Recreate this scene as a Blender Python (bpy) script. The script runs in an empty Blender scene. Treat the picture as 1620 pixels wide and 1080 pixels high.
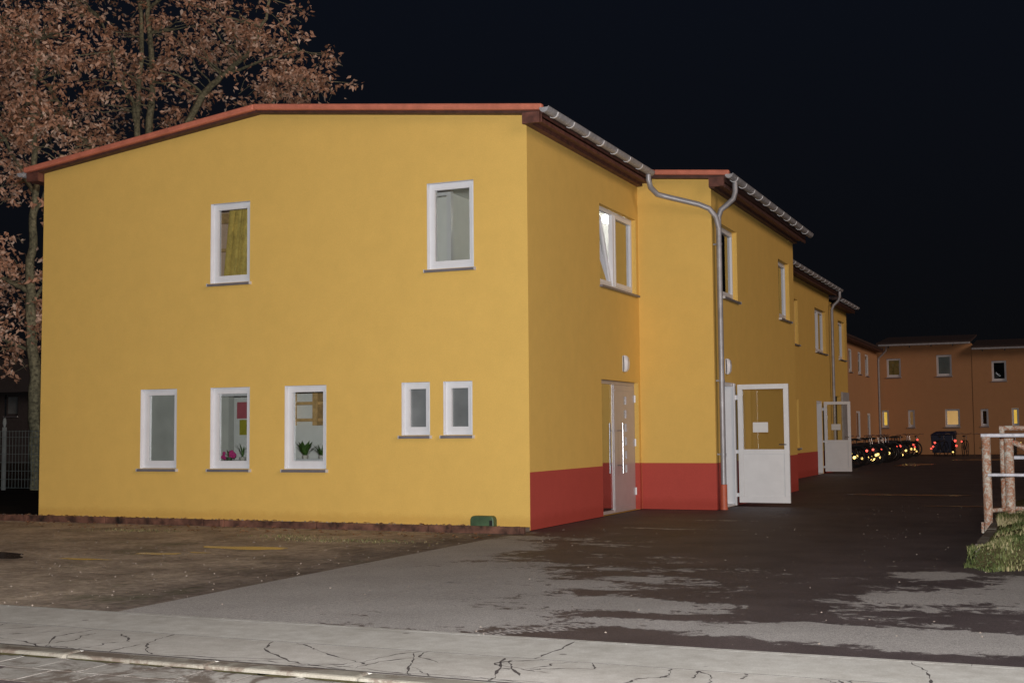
import bpy, bmesh, math, random
from mathutils import Vector, Matrix, noise
random.seed(7)
S = bpy.context.scene
COL = S.collection
R = math.radians

# ------------------------------------------------------------ camera, world, light
cam = bpy.data.cameras.new('camera'); co = bpy.data.objects.new('camera', cam); COL.objects.link(co)
cam.sensor_width = 36.0; cam.lens = 2013.5 / 1620 * 36; cam.clip_end = 600; cam.clip_start = .1
cR = Vector((0.91688419, 0.39906397, -0.00844569)); cU = Vector((0.03569891, -0.06091042, 0.99750464)); cF = Vector((-0.39755373, 0.91489774, 0.07009395))
CP = Vector((6.529, -15.577, 1.307))
m = Matrix((cR, cU, -cF)).transposed().to_4x4(); m.translation = CP
co.matrix_world = m
S.camera = co

w = bpy.data.worlds.new('World'); S.world = w; w.use_nodes = True
nt = w.node_tree; nt.nodes.clear()
out = nt.nodes.new('ShaderNodeOutputWorld'); bg = nt.nodes.new('ShaderNodeBackground')
tc = nt.nodes.new('ShaderNodeTexCoord'); sx = nt.nodes.new('ShaderNodeSeparateXYZ'); cr = nt.nodes.new('ShaderNodeValToRGB')
nt.links.new(tc.outputs['Generated'], sx.inputs[0]); nt.links.new(sx.outputs['Z'], cr.inputs[0])
cr.color_ramp.elements[0].position = .02; cr.color_ramp.elements[0].color = (.0030, .0031, .0036, 1)
cr.color_ramp.elements[1].position = .45; cr.color_ramp.elements[1].color = (.0036, .0052, .0098, 1)
nt.links.new(cr.outputs[0], bg.inputs[0]); bg.inputs[1].default_value = 1.0
nt.links.new(bg.outputs[0], out.inputs[0])

# faint warm street lighting coming from behind the photographer
sun = bpy.data.lights.new('sun', 'SUN'); so = bpy.data.objects.new('sun', sun); COL.objects.link(so)
sun.energy = 0.82; sun.angle = R(25); sun.color = (1.0, .76, .62)
so.rotation_euler = Vector((-.84, .46, -.32)).to_track_quat('-Z', 'Y').to_euler()
# the flash that lit the photograph: a small real lamp just over the place the picture was taken from
fl = bpy.data.lights.new('flash', 'POINT'); fo = bpy.data.objects.new('flash', fl); COL.objects.link(fo)
fl.energy = 7900; fl.shadow_soft_size = .05; fl.color = (1.0, .98, .97)
fo.location = CP + Vector((-.02, .05, .32))

S.view_settings.view_transform = 'Standard'; S.view_settings.look = 'None'
S.view_settings.exposure = 0; S.view_settings.gamma = 1; S.view_settings.use_curve_mapping = False
S.cycles.max_bounces = 8; S.cycles.transparent_max_bounces = 16
S.cycles.sample_clamp_indirect = 4; S.cycles.use_denoising = True; S.cycles.caustics_reflective = False; S.cycles.caustics_refractive = False

# ------------------------------------------------------------ materials
def nodes(name):
    m = bpy.data.materials.new(name); m.use_nodes = True
    n = m.node_tree.nodes; b = n['Principled BSDF']
    return m, n, m.node_tree.links, b
def tex(n, l, scale, detail=4, rough=.55, vec=None, dist=0):
    t = n.new('ShaderNodeTexNoise'); t.inputs['Scale'].default_value = scale
    t.inputs['Detail'].default_value = detail; t.inputs['Roughness'].default_value = rough; t.inputs['Distortion'].default_value = dist
    if vec is not None: l.new(vec, t.inputs['Vector'])
    return t
def ramp(n, l, src, a, b, ca, cb):
    r = n.new('ShaderNodeValToRGB'); e = r.color_ramp.elements
    e[0].position = a; e[0].color = (*ca, 1); e[1].position = b; e[1].color = (*cb, 1)
    l.new(src, r.inputs[0]); return r
def mixc(n, l, fac, a, b, mode='MIX'):
    x = n.new('ShaderNodeMix'); x.data_type = 'RGBA'; x.blend_type = mode
    if isinstance(fac, (int, float)): x.inputs[0].default_value = fac
    else: l.new(fac, x.inputs[0])
    for i, v in ((6, a), (7, b)):
        if isinstance(v, tuple): x.inputs[i].default_value = (*v, 1)
        else: l.new(v, x.inputs[i])
    return x.outputs[2]
def math_(n, l, op, a, b=0.0, clamp=False):
    x = n.new('ShaderNodeMath'); x.operation = op; x.use_clamp = clamp
    for i, v in ((0, a), (1, b)):
        if isinstance(v, (int, float)): x.inputs[i].default_value = v
        else: l.new(v, x.inputs[i])
    return x.outputs[0]
def bump(n, l, b, src, strength, dist=.01):
    bp = n.new('ShaderNodeBump'); bp.inputs['Strength'].default_value = strength; bp.inputs['Distance'].default_value = dist
    l.new(src, bp.inputs['Height']); l.new(bp.outputs[0], b.inputs['Normal']); return bp
def coord(n): return n.new('ShaderNodeTexCoord').outputs['Object']

def simple(name, col, rough=.6, metal=0, var=.08, scale=6, bmp=0, bscale=60, spec=.5):
    m, n, l, b = nodes(name); c = coord(n)
    t = tex(n, l, scale, 4, .6, c)
    lo = tuple(max(0, x * (1 - var * 2)) for x in col); hi = tuple(min(1, x * (1 + var * 2)) for x in col)
    r = ramp(n, l, t.outputs[0], .3, .7, lo, hi); l.new(r.outputs[0], b.inputs['Base Color'])
    b.inputs['Roughness'].default_value = rough; b.inputs['Metallic'].default_value = metal; b.inputs['Specular IOR Level'].default_value = spec
    if bmp:
        t2 = tex(n, l, bscale, 3, .6, c); bump(n, l, b, t2.outputs[0], bmp)
    return m

def plaster(name, col, dirt=True):
    m, n, l, b = nodes(name); c = coord(n)
    t = tex(n, l, .55, 5, .6, c); t3 = tex(n, l, 3.5, 6, .7, c)
    a = ramp(n, l, t.outputs[0], .25, .75, tuple(x * .965 for x in col), tuple(x * 1.03 for x in col))
    f = ramp(n, l, t3.outputs[0], .3, .75, (.95, .95, .95), (1.03, 1.03, 1.03))
    o = mixc(n, l, 1.0, a.outputs[0], f.outputs[0], 'MULTIPLY')
    if dirt:     # splash stains low on the wall
        sz = n.new('ShaderNodeSeparateXYZ'); l.new(c, sz.inputs[0])
        t4 = tex(n, l, 7, 5, .7, c)
        h = math_(n, l, 'ADD', sz.outputs['Z'], math_(n, l, 'MULTIPLY', t4.outputs[0], -.22))
        r4 = ramp(n, l, h, -.10, .10, (.86, .82, .78), (1, 1, 1))
        o = mixc(n, l, 1.0, o, r4.outputs[0], 'MULTIPLY')
    gr = tex(n, l, 75, 4, .8, c); o = mixc(n, l, 1.0, o, ramp(n, l, gr.outputs[0], .3, .7, (.90, .90, .89), (1.09, 1.09, 1.10)).outputs[0], 'MULTIPLY')
    l.new(o, b.inputs['Base Color']); b.inputs['Roughness'].default_value = .92; b.inputs['Specular IOR Level'].default_value = .15
    t2 = tex(n, l, 190, 3, .65, c); t5 = tex(n, l, 22, 3, .6, c)
    bump(n, l, b, math_(n, l, 'ADD', t2.outputs[0], math_(n, l, 'MULTIPLY', t5.outputs[0], .8)), .35, .006)
    return m

M = {}
M['yellow'] = plaster('yellow_plaster', (.76, .50, .135))
M['yellow_dry'] = plaster('yellow_plaster_upper', (.76, .50, .135), False)
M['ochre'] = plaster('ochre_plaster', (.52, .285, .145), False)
M['red'] = plaster('red_plinth_plaster', (.47, .080, .062))
M['white'] = simple('white_pvc', (.74, .75, .78), .35, var=.015)
M['whitedoor'] = simple('white_door_panel', (.72, .73, .74), .4, var=.02)
M['lilac'] = simple('grey_aluminium_door', (.42, .385, .40), .30, var=.03, spec=1.0)
M['sill'] = simple('grey_metal_sill', (.22, .21, .24), .45, .3, var=.06)
M['cap'] = simple('pale_sill_cap', (.55, .55, .56), .5)
M['slot'] = simple('dim_door_glass', (.20, .17, .13), .3)
M['seal'] = simple('black_seal', (.02, .02, .022), .6)
M['verge'] = simple('terracotta_verge', (.56, .18, .115), .5, var=.1, scale=5, bmp=.1, bscale=30)
M['brown'] = simple('brown_soffit_timber', (.115, .042, .030), .65, var=.25, scale=9)
M['dbrown'] = simple('dark_brown_board', (.075, .030, .022), .7, var=.2, scale=9)
M['roof'] = simple('dark_roof_tiles', (.05, .030, .027), .75, var=.3, scale=12, bmp=.5, bscale=9)
M['zinc'] = simple('zinc_gutter', (.38, .38, .40), .5, .15, var=.12, scale=14)
M['pipe'] = simple('weathered_pipe', (.34, .34, .36), .45, .35, var=.1, scale=5)
M['zinc_light'] = simple('bright_zinc_bracket', (.85, .85, .87), .45, .2)
M['steel'] = simple('brushed_steel', (.62, .62, .64), .25, 1.0)
M['stand'] = simple('red_standpipe', (.48, .11, .055), .5)
M['black'] = simple('black_rubber', (.012, .012, .013), .55)
M['dark'] = simple('dark_interior', (.010, .010, .011), .9)
M['paper'] = simple('white_paper', (.72, .72, .70), .8, var=.01)
M['room'] = simple('white_room_wall', (.78, .80, .78), .9, var=.02)
M['roomwarm'] = simple('peach_room_wall', (.80, .58, .42), .9, var=.02)
M['green_box'] = simple('dark_green_plastic', (.055, .10, .050), .5, var=.2)
M['curtain'] = simple('olive_curtain', (.66, .50, .13), .9, var=.15, scale=8)
M['frost'] = simple('frosted_glass', (.17, .185, .19), .25, var=.10, scale=2.0)
M['blind'] = simple('grey_roller_blind', (.62, .64, .60), .8, var=.06, scale=3)
M['wood'] = simple('pine_shelf', (.62, .40, .17), .6, var=.15, scale=12)
M['pink'] = simple('pink_poster', (.50, .12, .15), .8)
M['olive'] = simple('olive_green_poster', (.40, .36, .03), .8)
M['flower'] = simple('magenta_flower', (.60, .05, .25), .7)
M['plant'] = simple('houseplant_leaf', (.06, .13, .025), .5, var=.3, scale=30)
M['potm'] = simple('pale_pot', (.50, .48, .44), .7)
M['bark'] = simple('grey_green_bark', (.20, .19, .12), .9, var=.35, scale=14, bmp=.8, bscale=26)
M['stone'] = simple('pale_pebble', (.24, .20, .165), .9, var=.4, scale=3)
M['board'] = simple('weathered_edging_board', (.115, .052, .034), .85, var=.45, scale=5, bmp=.4, bscale=30)
M['blue'] = simple('blue_bin_plastic', (.007, .010, .040), .5)
M['fence'] = simple('galvanised_mesh', (.26, .30, .29), .5, .3)
M['post'] = simple('pale_steel_post', (.36, .38, .37), .55, .2)
M['distant'] = simple('distant_wall', (.06, .05, .05), .9)
M['lilac_dark'] = simple('door_gap', (.22, .20, .21), .6)
M['grey_panel'] = simple('light_grey_panel', (.40, .40, .42), .6)
M['bicycle'] = simple('dark_cycle_paint', (.02, .02, .024), .35, .2)
M['bicycle_red'] = simple('dark_red_cycle_paint', (.12, .012, .014), .35, .2)
M['bicycle_blue'] = simple('dark_blue_cycle_paint', (.015, .03, .09), .35, .2)
M['chrome'] = simple('chrome', (.75, .75, .77), .28, 1.0)

def reflector(name, col):
    m, n, l, b = nodes(name); c = coord(n)
    t = tex(n, l, 300, 2, .5, c)
    b.inputs['Base Color'].default_value = (*col, 1); b.inputs['Metallic'].default_value = 1; b.inputs['Roughness'].default_value = .30
    bump(n, l, b, t.outputs[0], .05, .001); return m
M['refl_red'] = reflector('red_reflector', (1.0, .10, .07))
M['refl_amber'] = reflector('amber_reflector', (1.0, .68, .20))
M['refl_white'] = reflector('white_reflector', (.85, .95, 1.0))

def glass(name, rough=.01, k=1.6, tint=(.96, .97, .96)):
    m, n, l, b = nodes(name); n.remove(b)
    tr = n.new('ShaderNodeBsdfTransparent'); tr.inputs[0].default_value = (*tint, 1)
    gl = n.new('ShaderNodeBsdfGlossy'); gl.inputs['Roughness'].default_value = rough; gl.inputs[0].default_value = (.95, .97, 1, 1)
    fr = n.new('ShaderNodeFresnel'); fr.inputs[0].default_value = 1.5
    f2 = math_(n, l, 'MULTIPLY', fr.outputs[0], k, True)
    nz = tex(n, l, 1.3, 2, .5, coord(n)); bp = n.new('ShaderNodeBump'); bp.inputs['Strength'].default_value = .02; bp.inputs['Distance'].default_value = .01
    l.new(nz.outputs[0], bp.inputs['Height']); l.new(bp.outputs[0], gl.inputs['Normal'])
    mx = n.new('ShaderNodeMixShader'); l.new(f2, mx.inputs[0]); l.new(tr.outputs[0], mx.inputs[1]); l.new(gl.outputs[0], mx.inputs[2])
    l.new(mx.outputs[0], n['Material Output'].inputs[0]); return m
M['glass'] = glass('window_glass'); M['sideglass'] = glass('side_window_glass', k=3.0)
def lit(name, col, st):
    m, n, l, b = nodes(name); c = coord(n)
    t = tex(n, l, 2.2, 3, .5, c); r = ramp(n, l, t.outputs[0], .3, .7, tuple(x * .8 for x in col), col)
    l.new(r.outputs[0], b.inputs['Emission Color']); b.inputs['Emission Strength'].default_value = st
    b.inputs['Base Color'].default_value = (.1, .1, .1, 1); return m
M['lit_yellow'] = lit('lit_room_yellow', (.95, .58, .08), .85)
M['lit_warm'] = lit('lit_room_warm', (.80, .46, .16), .75)
M['lit_dim'] = lit('lit_room_dim', (.50, .25, .07), .30)
M['lamp'] = lit('lamp_glow', (1.0, .97, .88), 5)

def asphalt():
    m, n, l, b = nodes('drive_asphalt'); c = coord(n)
    at = n.new('ShaderNodeAttribute'); at.attribute_name = 'dry'
    mp = n.new('ShaderNodeMapping'); mp.inputs['Scale'].default_value = (.75, 1.3, 1); l.new(c, mp.inputs[0])
    n1 = tex(n, l, 1.7, 8, .62, mp.outputs[0], .6); n2 = tex(n, l, 9, 5, .7, c)
    v = math_(n, l, 'ADD', at.outputs['Fac'], math_(n, l, 'MULTIPLY', math_(n, l, 'SUBTRACT', n1.outputs[0], .5), 1.3))
    n3 = tex(n, l, 3.6, 8, .78, c, 1.4)
    v = math_(n, l, 'ADD', v, math_(n, l, 'MULTIPLY', math_(n, l, 'SUBTRACT', n3.outputs[0], .5), 1.35))
    v = math_(n, l, 'ADD', v, math_(n, l, 'MULTIPLY', math_(n, l, 'SUBTRACT', n2.outputs[0], .5), .5))
    mk = ramp(n, l, v, .44, .54, (0, 0, 0), (1, 1, 1)).outputs[0]
    g = tex(n, l, 120, 3, .7, c); g2 = tex(n, l, 1.2, 5, .6, c); g3 = tex(n, l, 30, 4, .7, c)
    wet = ramp(n, l, g2.outputs[0], .3, .7, (.068, .055, .058), (.118, .098, .102)).outputs[0]
    dry = ramp(n, l, g2.outputs[0], .3, .7, (.34, .33, .32), (.42, .41, .40)).outputs[0]
    colr = mixc(n, l, mk, wet, dry)
    colr = mixc(n, l, 1.0, colr, ramp(n, l, g.outputs[0], .3, .7, (.55, .55, .55), (1.45, 1.42, 1.40)).outputs[0], 'MULTIPLY')
    colr = mixc(n, l, 1.0, colr, ramp(n, l, g3.outputs[0], .3, .7, (.88, .88, .88), (1.12, 1.1, 1.1)).outputs[0], 'MULTIPLY')
    # light chips of stone in the surface
    vo = n.new('ShaderNodeTexVoronoi'); vo.inputs['Scale'].default_value = 26; l.new(c, vo.inputs['Vector'])
    chip = ramp(n, l, vo.outputs['Distance'], .045, .07, (1, 1, 1), (0, 0, 0)).outputs[0]
    keep = ramp(n, l, tex(n, l, 4, 3, .8, c).outputs[0], .62, .64, (0, 0, 0), (1, 1, 1)).outputs[0]
    colr = mixc(n, l, math_(n, l, 'MULTIPLY', chip, keep), colr, (.30, .26, .23))
    l.new(colr, b.inputs['Base Color'])
    rg = ramp(n, l, mk, 0, 1, (.60, .60, .60), (.9, .9, .9)).outputs[0]
    l.new(rg, b.inputs['Roughness']); b.inputs['Specular IOR Level'].default_value = .22
    bump(n, l, b, g.outputs[0], .55, .008); return m
M['asphalt'] = asphalt()

def concrete(name, a, c2, joint=None, bscale=90, dirty=False):
    m, n, l, b = nodes(name); c = coord(n)
    t = tex(n, l, 1.1, 6, .65, c); g = tex(n, l, bscale, 3, .7, c); s = tex(n, l, 7, 5, .7, c)
    o = ramp(n, l, t.outputs[0], .3, .7, a, c2).outputs[0]
    o = mixc(n, l, 1.0, o, ramp(n, l, g.outputs[0], .3, .7, (.86, .86, .86), (1.12, 1.12, 1.12)).outputs[0], 'MULTIPLY')
    o = mixc(n, l, 1.0, o, ramp(n, l, s.outputs[0], .35, .65, (.84, .82, .80), (1.07, 1.07, 1.07)).outputs[0], 'MULTIPLY')
    # a few dark drops
    vo = n.new('ShaderNodeTexVoronoi'); vo.inputs['Scale'].default_value = 1.7; l.new(c, vo.inputs['Vector'])
    o = mixc(n, l, ramp(n, l, vo.outputs['Distance'], .035, .05, (.6, .6, .6), (0, 0, 0)).outputs[0], o, (.10, .08, .08))
    if dirty: o = mixc(n, l, ramp(n, l, tex(n, l, 2.6, 8, .75, c, .8).outputs[0], .46, .56, (0, 0, 0), (.9, .9, .9)).outputs[0], o, (.115, .088, .070))
    l.new(o, b.inputs['Base Color']); b.inputs['Roughness'].default_value = .9; b.inputs['Specular IOR Level'].default_value = .2
    bump(n, l, b, g.outputs[0], .4, .006); return m
M['walk'] = concrete('pavement_concrete', (.45, .44, .41), (.56, .55, .52))
M['walk2'] = concrete('pavement_slab', (.40, .385, .355), (.51, .49, .46))
M['kerb'] = concrete('kerb_stone', (.17, .155, .13), (.28, .265, .225), dirty=True)
M['crack'] = simple('dark_joint', (.055, .043, .042), .9)
M['tread'] = simple('pale_tyre_mark', (.40, .37, .35), .9, var=.2, scale=30)
M['paver'] = concrete('gutter_slab', (.26, .25, .23), (.42, .40, .37), dirty=True)

def dirt(name, a, b2, c3, green=False):
    m, n, l, b = nodes(name); c = coord(n)
    t = tex(n, l, 1.4, 7, .65, c); g = tex(n, l, 38, 5, .75, c); g2 = tex(n, l, 11, 5, .7, c)
    o = ramp(n, l, t.outputs[0], .3, .7, a, b2).outputs[0]
    o = mixc(n, l, ramp(n, l, g.outputs[0], .60, .72, (0, 0, 0), (.8, .8, .8)).outputs[0], o, c3)
    o = mixc(n, l, 1.0, o, ramp(n, l, g2.outputs[0], .3, .7, (.6, .6, .6), (1.35, 1.35, 1.35)).outputs[0], 'MULTIPLY')
    if green:
        sx_ = n.new('ShaderNodeSeparateXYZ'); l.new(c, sx_.inputs[0])
        hx = math_(n, l, 'ADD', sx_.outputs['X'], math_(n, l, 'MULTIPLY', tex(n, l, 1.6, 6, .7, c).outputs[0], 1.6))
        o = mixc(n, l, 1.0, o, ramp(n, l, math_(n, l, 'ADD', math_(n, l, 'MULTIPLY', hx, .5), .5), .25, .75, (1, 1, 1), (.50, .50, .54)).outputs[0], 'MULTIPLY')
        o = mixc(n, l, ramp(n, l, tex(n, l, .8, 4, .7, c).outputs[0], .55, .75, (0, 0, 0), (.6, .6, .6)).outputs[0], o, (.06, .09, .02))
    l.new(o, b.inputs['Base Color']); b.inputs['Roughness'].default_value = .95; b.inputs['Specular IOR Level'].default_value = .1
    bump(n, l, b, math_(n, l, 'ADD', g.outputs[0], g2.outputs[0]), .9, .03); return m
M['gravel'] = dirt('gravel_yard', (.24, .19, .15), (.62, .51, .40), (.60, .54, .46), True)
M['earth'] = dirt('dark_earth', (.030, .022, .017), (.060, .042, .030), (.09, .075, .06))
M['bedsoil'] = dirt('bed_soil', (.08, .075, .035), (.15, .13, .06), (.16, .15, .08))

def rusty():
    m, n, l, b = nodes('rusty_white_paint'); c = coord(n)
    t = tex(n, l, 14, 9, .8, c, .8); t2 = tex(n, l, 60, 4, .75, c)
    v = math_(n, l, 'ADD', t.outputs[0], math_(n, l, 'MULTIPLY', math_(n, l, 'SUBTRACT', t2.outputs[0], .5), .55))
    k = ramp(n, l, v, .40, .55, (0, 0, 0), (1, 1, 1)).outputs[0]
    rust = ramp(n, l, t2.outputs[0], .3, .7, (.16, .060, .032), (.42, .19, .10)).outputs[0]
    l.new(mixc(n, l, k, (.50, .49, .43), rust), b.inputs['Base Color']); b.inputs['Roughness'].default_value = .75
    bump(n, l, b, v, .5, .006); return m
M['rusty'] = rusty()
M['rail'] = simple('white_rail_paint', (.55, .55, .60), .5, var=.12, scale=14)

def leafmat(name, base, var):
    m, n, l, b = nodes(name)
    at = n.new('ShaderNodeAttribute'); at.attribute_name = 'tint'
    r = n.new('ShaderNodeValToRGB'); e = r.color_ramp.elements
    e[0].color = (*var[0], 1); e[1].color = (*var[1], 1); x = e.new(.5); x.color = (*base, 1)
    l.new(at.outputs['Fac'], r.inputs[0]); l.new(r.outputs[0], b.inputs['Base Color'])
    b.inputs['Roughness'].default_value = .55; b.inputs['Specular IOR Level'].default_value = .3
    tl = n.new('ShaderNodeBsdfTranslucent'); l.new(r.outputs[0], tl.inputs[0])
    mx = n.new('ShaderNodeMixShader'); mx.inputs[0].default_value = .2
    l.new(b.outputs[0], mx.inputs[1]); l.new(tl.outputs[0], mx.inputs[2]); l.new(mx.outputs[0], n['Material Output'].inputs[0]); return m
M['leaf'] = leafmat('brown_oak_leaf', (.68, .39, .26), ((.30, .15, .085), (.97, .76, .62)))
M['grass'] = leafmat('grass_blade', (.15, .17, .06), ((.06, .085, .025), (.42, .35, .20)))
M['litter'] = leafmat('fallen_leaf', (.26, .12, .06), ((.12, .06, .03), (.42, .26, .15)))
def water():
    m, n, l, b = nodes('puddle_water'); c = coord(n)
    b.inputs['Base Color'].default_value = (.030, .022, .016, 1); b.inputs['Roughness'].default_value = .18; b.inputs['Specular IOR Level'].default_value = .55
    bump(n, l, b, tex(n, l, 3.0, 3, .5, c).outputs[0], .03, .02); return m
M['water'] = water()

# ------------------------------------------------------------ builders
ORG = {}
class Fr:                       # a wall's own frame: u along it, n outward, z up
    def __init__(s, o, U, N): s.o, s.U, s.N = Vector(o), Vector(U), Vector(N)
    def p(s, u, n, z): return s.o + s.U * u + s.N * n + Vector((0, 0, z))
W0 = Fr((0, 0, 0), (1, 0, 0), (0, 1, 0))
class MB:
    def __init__(s): s.v, s.f, s.sm = [], [], []
    def add(s, vs, fs, smooth=False):
        k = len(s.v); s.v += [Vector(v) for v in vs]; s.f += [tuple(i + k for i in f) for f in fs]; s.sm += [smooth] * len(fs); return s
    def box(s, u0, u1, n0, n1, z0, z1, fr=W0):
        P = [fr.p(u, n, z) for z in (z0, z1) for n in (n0, n1) for u in (u0, u1)]
        return s.add(P, [(0, 2, 3, 1), (4, 5, 7, 6), (0, 1, 5, 4), (2, 6, 7, 3), (0, 4, 6, 2), (1, 3, 7, 5)])
    def quad(s, *P): return s.add(P, [tuple(range(len(P)))])
    def tube(s, pts, r, n=10, cap=True, arc=None):
        pts = [Vector(p) for p in pts]; rs = r if isinstance(r, (list, tuple)) else [r] * len(pts)
        V, F = [], []; prev = None
        for i, p in enumerate(pts):
            d = (pts[min(i + 1, len(pts) - 1)] - pts[max(i - 1, 0)]).normalized()
            if prev is None: a = d.cross(Vector((0, 0, 1))); a = a if a.length > .05 else d.cross(Vector((0, 1, 0)))
            else: a = prev - d * prev.dot(d)
            a.normalize(); prev = a; b = d.cross(a)
            for k in range(n): t = 2 * math.pi * k / n; V.append(p + (a * math.cos(t) + b * math.sin(t)) * rs[i])
        for i in range(len(pts) - 1):
            for k in range(n): F.append((i * n + k, i * n + (k + 1) % n, (i + 1) * n + (k + 1) % n, (i + 1) * n + k))
        s.add(V, F, True)
        if cap: k = len(s.v) - len(V); s.f += [tuple(k + i for i in range(n)), tuple(k + len(V) - 1 - i for i in range(n))]; s.sm += [False, False]
        return s
    def ring(s, c, ax, R_, r, n=24, m_=6):
        ax = Vector(ax).normalized(); a = ax.orthogonal().normalized(); b = ax.cross(a); c = Vector(c)
        V, F = [], []
        for i in range(n):
            t = 2 * math.pi * i / n; d = a * math.cos(t) + b * math.sin(t)
            for j in range(m_): q = 2 * math.pi * j / m_; V.append(c + d * (R_ + r * math.cos(q)) + ax * r * math.sin(q))
        for i in range(n):
            for j in range(m_): F.append((i * m_ + j, ((i + 1) % n) * m_ + j, ((i + 1) % n) * m_ + (j + 1) % m_, i * m_ + (j + 1) % m_))
        return s.add(V, F, True)
    def disc(s, c, ax, r, th=.01, n=12):
        ax = Vector(ax).normalized(); return s.tube([Vector(c) - ax * th / 2, Vector(c) + ax * th / 2], r, n)
    def ball(s, c, r, sx=1, sy=1, sz=1, seg=12, ri=8):
        V, F = [], []; c = Vector(c)
        for i in range(1, ri):
            ph = math.pi * i / ri
            for j in range(seg): t = 2 * math.pi * j / seg; V.append(c + Vector((sx * r * math.sin(ph) * math.cos(t), sy * r * math.sin(ph) * math.sin(t), sz * r * math.cos(ph))))
        V += [c + Vector((0, 0, sz * r)), c - Vector((0, 0, sz * r))]; T, B = len(V) - 2, len(V) - 1
        for i in range(ri - 2):
            for j in range(seg): F.append((i * seg + j, (i + 1) * seg + j, (i + 1) * seg + (j + 1) % seg, i * seg + (j + 1) % seg))
        for j in range(seg): F.append((T, j, (j + 1) % seg)); F.append((B, (ri - 2) * seg + (j + 1) % seg, (ri - 2) * seg + j))
        return s.add(V, F, True)
    def build(s, name, mat, parent=None, bevel=0, org=None, recalc=True, attr=None):
        o_ = org if org is not None else ORG.get(parent.name, Vector()) if parent else Vector()
        me = bpy.data.meshes.new(name); me.from_pydata([v - o_ for v in s.v], [], s.f)
        me.polygons.foreach_set('use_smooth', s.sm)
        if recalc:
            b = bmesh.new(); b.from_mesh(me); bmesh.ops.recalc_face_normals(b, faces=b.faces); b.to_mesh(me); b.free()
        if attr:
            a = me.attributes.new(attr[0], 'FLOAT', attr[1]); a.data.foreach_set('value', attr[2])
        if any(s.sm): me.set_sharp_from_angle(angle=R(40))
        me.materials.append(M[mat] if isinstance(mat, str) else mat)
        o = bpy.data.objects.new(name, me); COL.objects.link(o)
        if parent: o.parent = parent; ORG[o.name] = ORG.get(parent.name, Vector())
        elif org is not None: o.location = org; ORG[o.name] = org
        if bevel:
            bv = o.modifiers.new('bevel', 'BEVEL'); bv.width = bevel; bv.segments = 2; bv.limit_method = 'ANGLE'
        return o
def tag(o, label=None, cat=None, group=None, kind=None):
    if label: o['label'] = label
    if cat: o['category'] = cat
    if group: o['group'] = group
    if kind: o['kind'] = kind
    return o
def thing(name, loc, label, cat, group=None):
    o = bpy.data.objects.new(name, None); COL.objects.link(o); o.location = loc; ORG[o.name] = Vector(loc); o.empty_display_size = .2
    return tag(o, label, cat, group)
def copy_tree(o, parent=None):
    c = o.copy(); COL.objects.link(c)
    if parent: c.parent = parent
    for ch in list(o.children): copy_tree(ch, c)
    return c

# ------------------------------------------------------------ walls with real openings
def wall(mb, fr, u0, u1, top, holes, z0=0.0, n=0.0):
    """top: list of (u,z) from u0 to u1; holes: (a,b,c,d)"""
    def zt(u):
        for (a, za), (b, zb) in zip(top, top[1:]):
            if a - 1e-6 <= u <= b + 1e-6: return za + (zb - za) * (u - a) / (b - a)
    us = sorted({u0, u1} | {h[i] for h in holes for i in (0, 1)} | {t[0] for t in top})
    zs = sorted({z0} | {h[i] for h in holes for i in (2, 3)}); zs = [z for z in zs if z < min(t[1] for t in top) - 1e-6]
    for a, b in zip(us, us[1:]):
        if b - a < 1e-5: continue
        for c, d in zip(zs, zs[1:] + [None]):
            um, zm = (a + b) / 2, (c + (d if d is not None else c + .01)) / 2
            if any(h[0] < um < h[1] and h[2] < zm < h[3] for h in holes): continue
            if d is None: mb.quad(fr.p(a, n, c), fr.p(b, n, c), fr.p(b, n, zt(b)), fr.p(a, n, zt(a)))
            else: mb.quad(fr.p(a, n, c), fr.p(b, n, c), fr.p(b, n, d), fr.p(a, n, d))
def reveal(mb, fr, h, n0, depth, bottom=True):
    a, b, c, d = h; P = fr.p
    mb.quad(P(a, n0, c), P(a, -depth, c), P(a, -depth, d), P(a, n0, d))
    mb.quad(P(b, n0, c), P(b, -depth, c), P(b, -depth, d), P(b, n0, d))
    mb.quad(P(a, n0, d), P(a, -depth, d), P(b, -depth, d), P(b, n0, d))
    if bottom: mb.quad(P(a, n0, c), P(a, -depth, c), P(b, -depth, c), P(b, n0, c))
def rect_frame(mb, fr, a, b, c, d, w_, n0, n1, wb=None, wt=None):
    wb = wb or w_; wt = wt or w_
    mb.box(a, b, n0, n1, c, c + wb, fr); mb.box(a, b, n0, n1, d - wt, d, fr)
    mb.box(a, a + w_, n0, n1, c + wb, d - wt, fr); mb.box(b - w_, b, n0, n1, c + wb, d - wt, fr)
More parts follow.
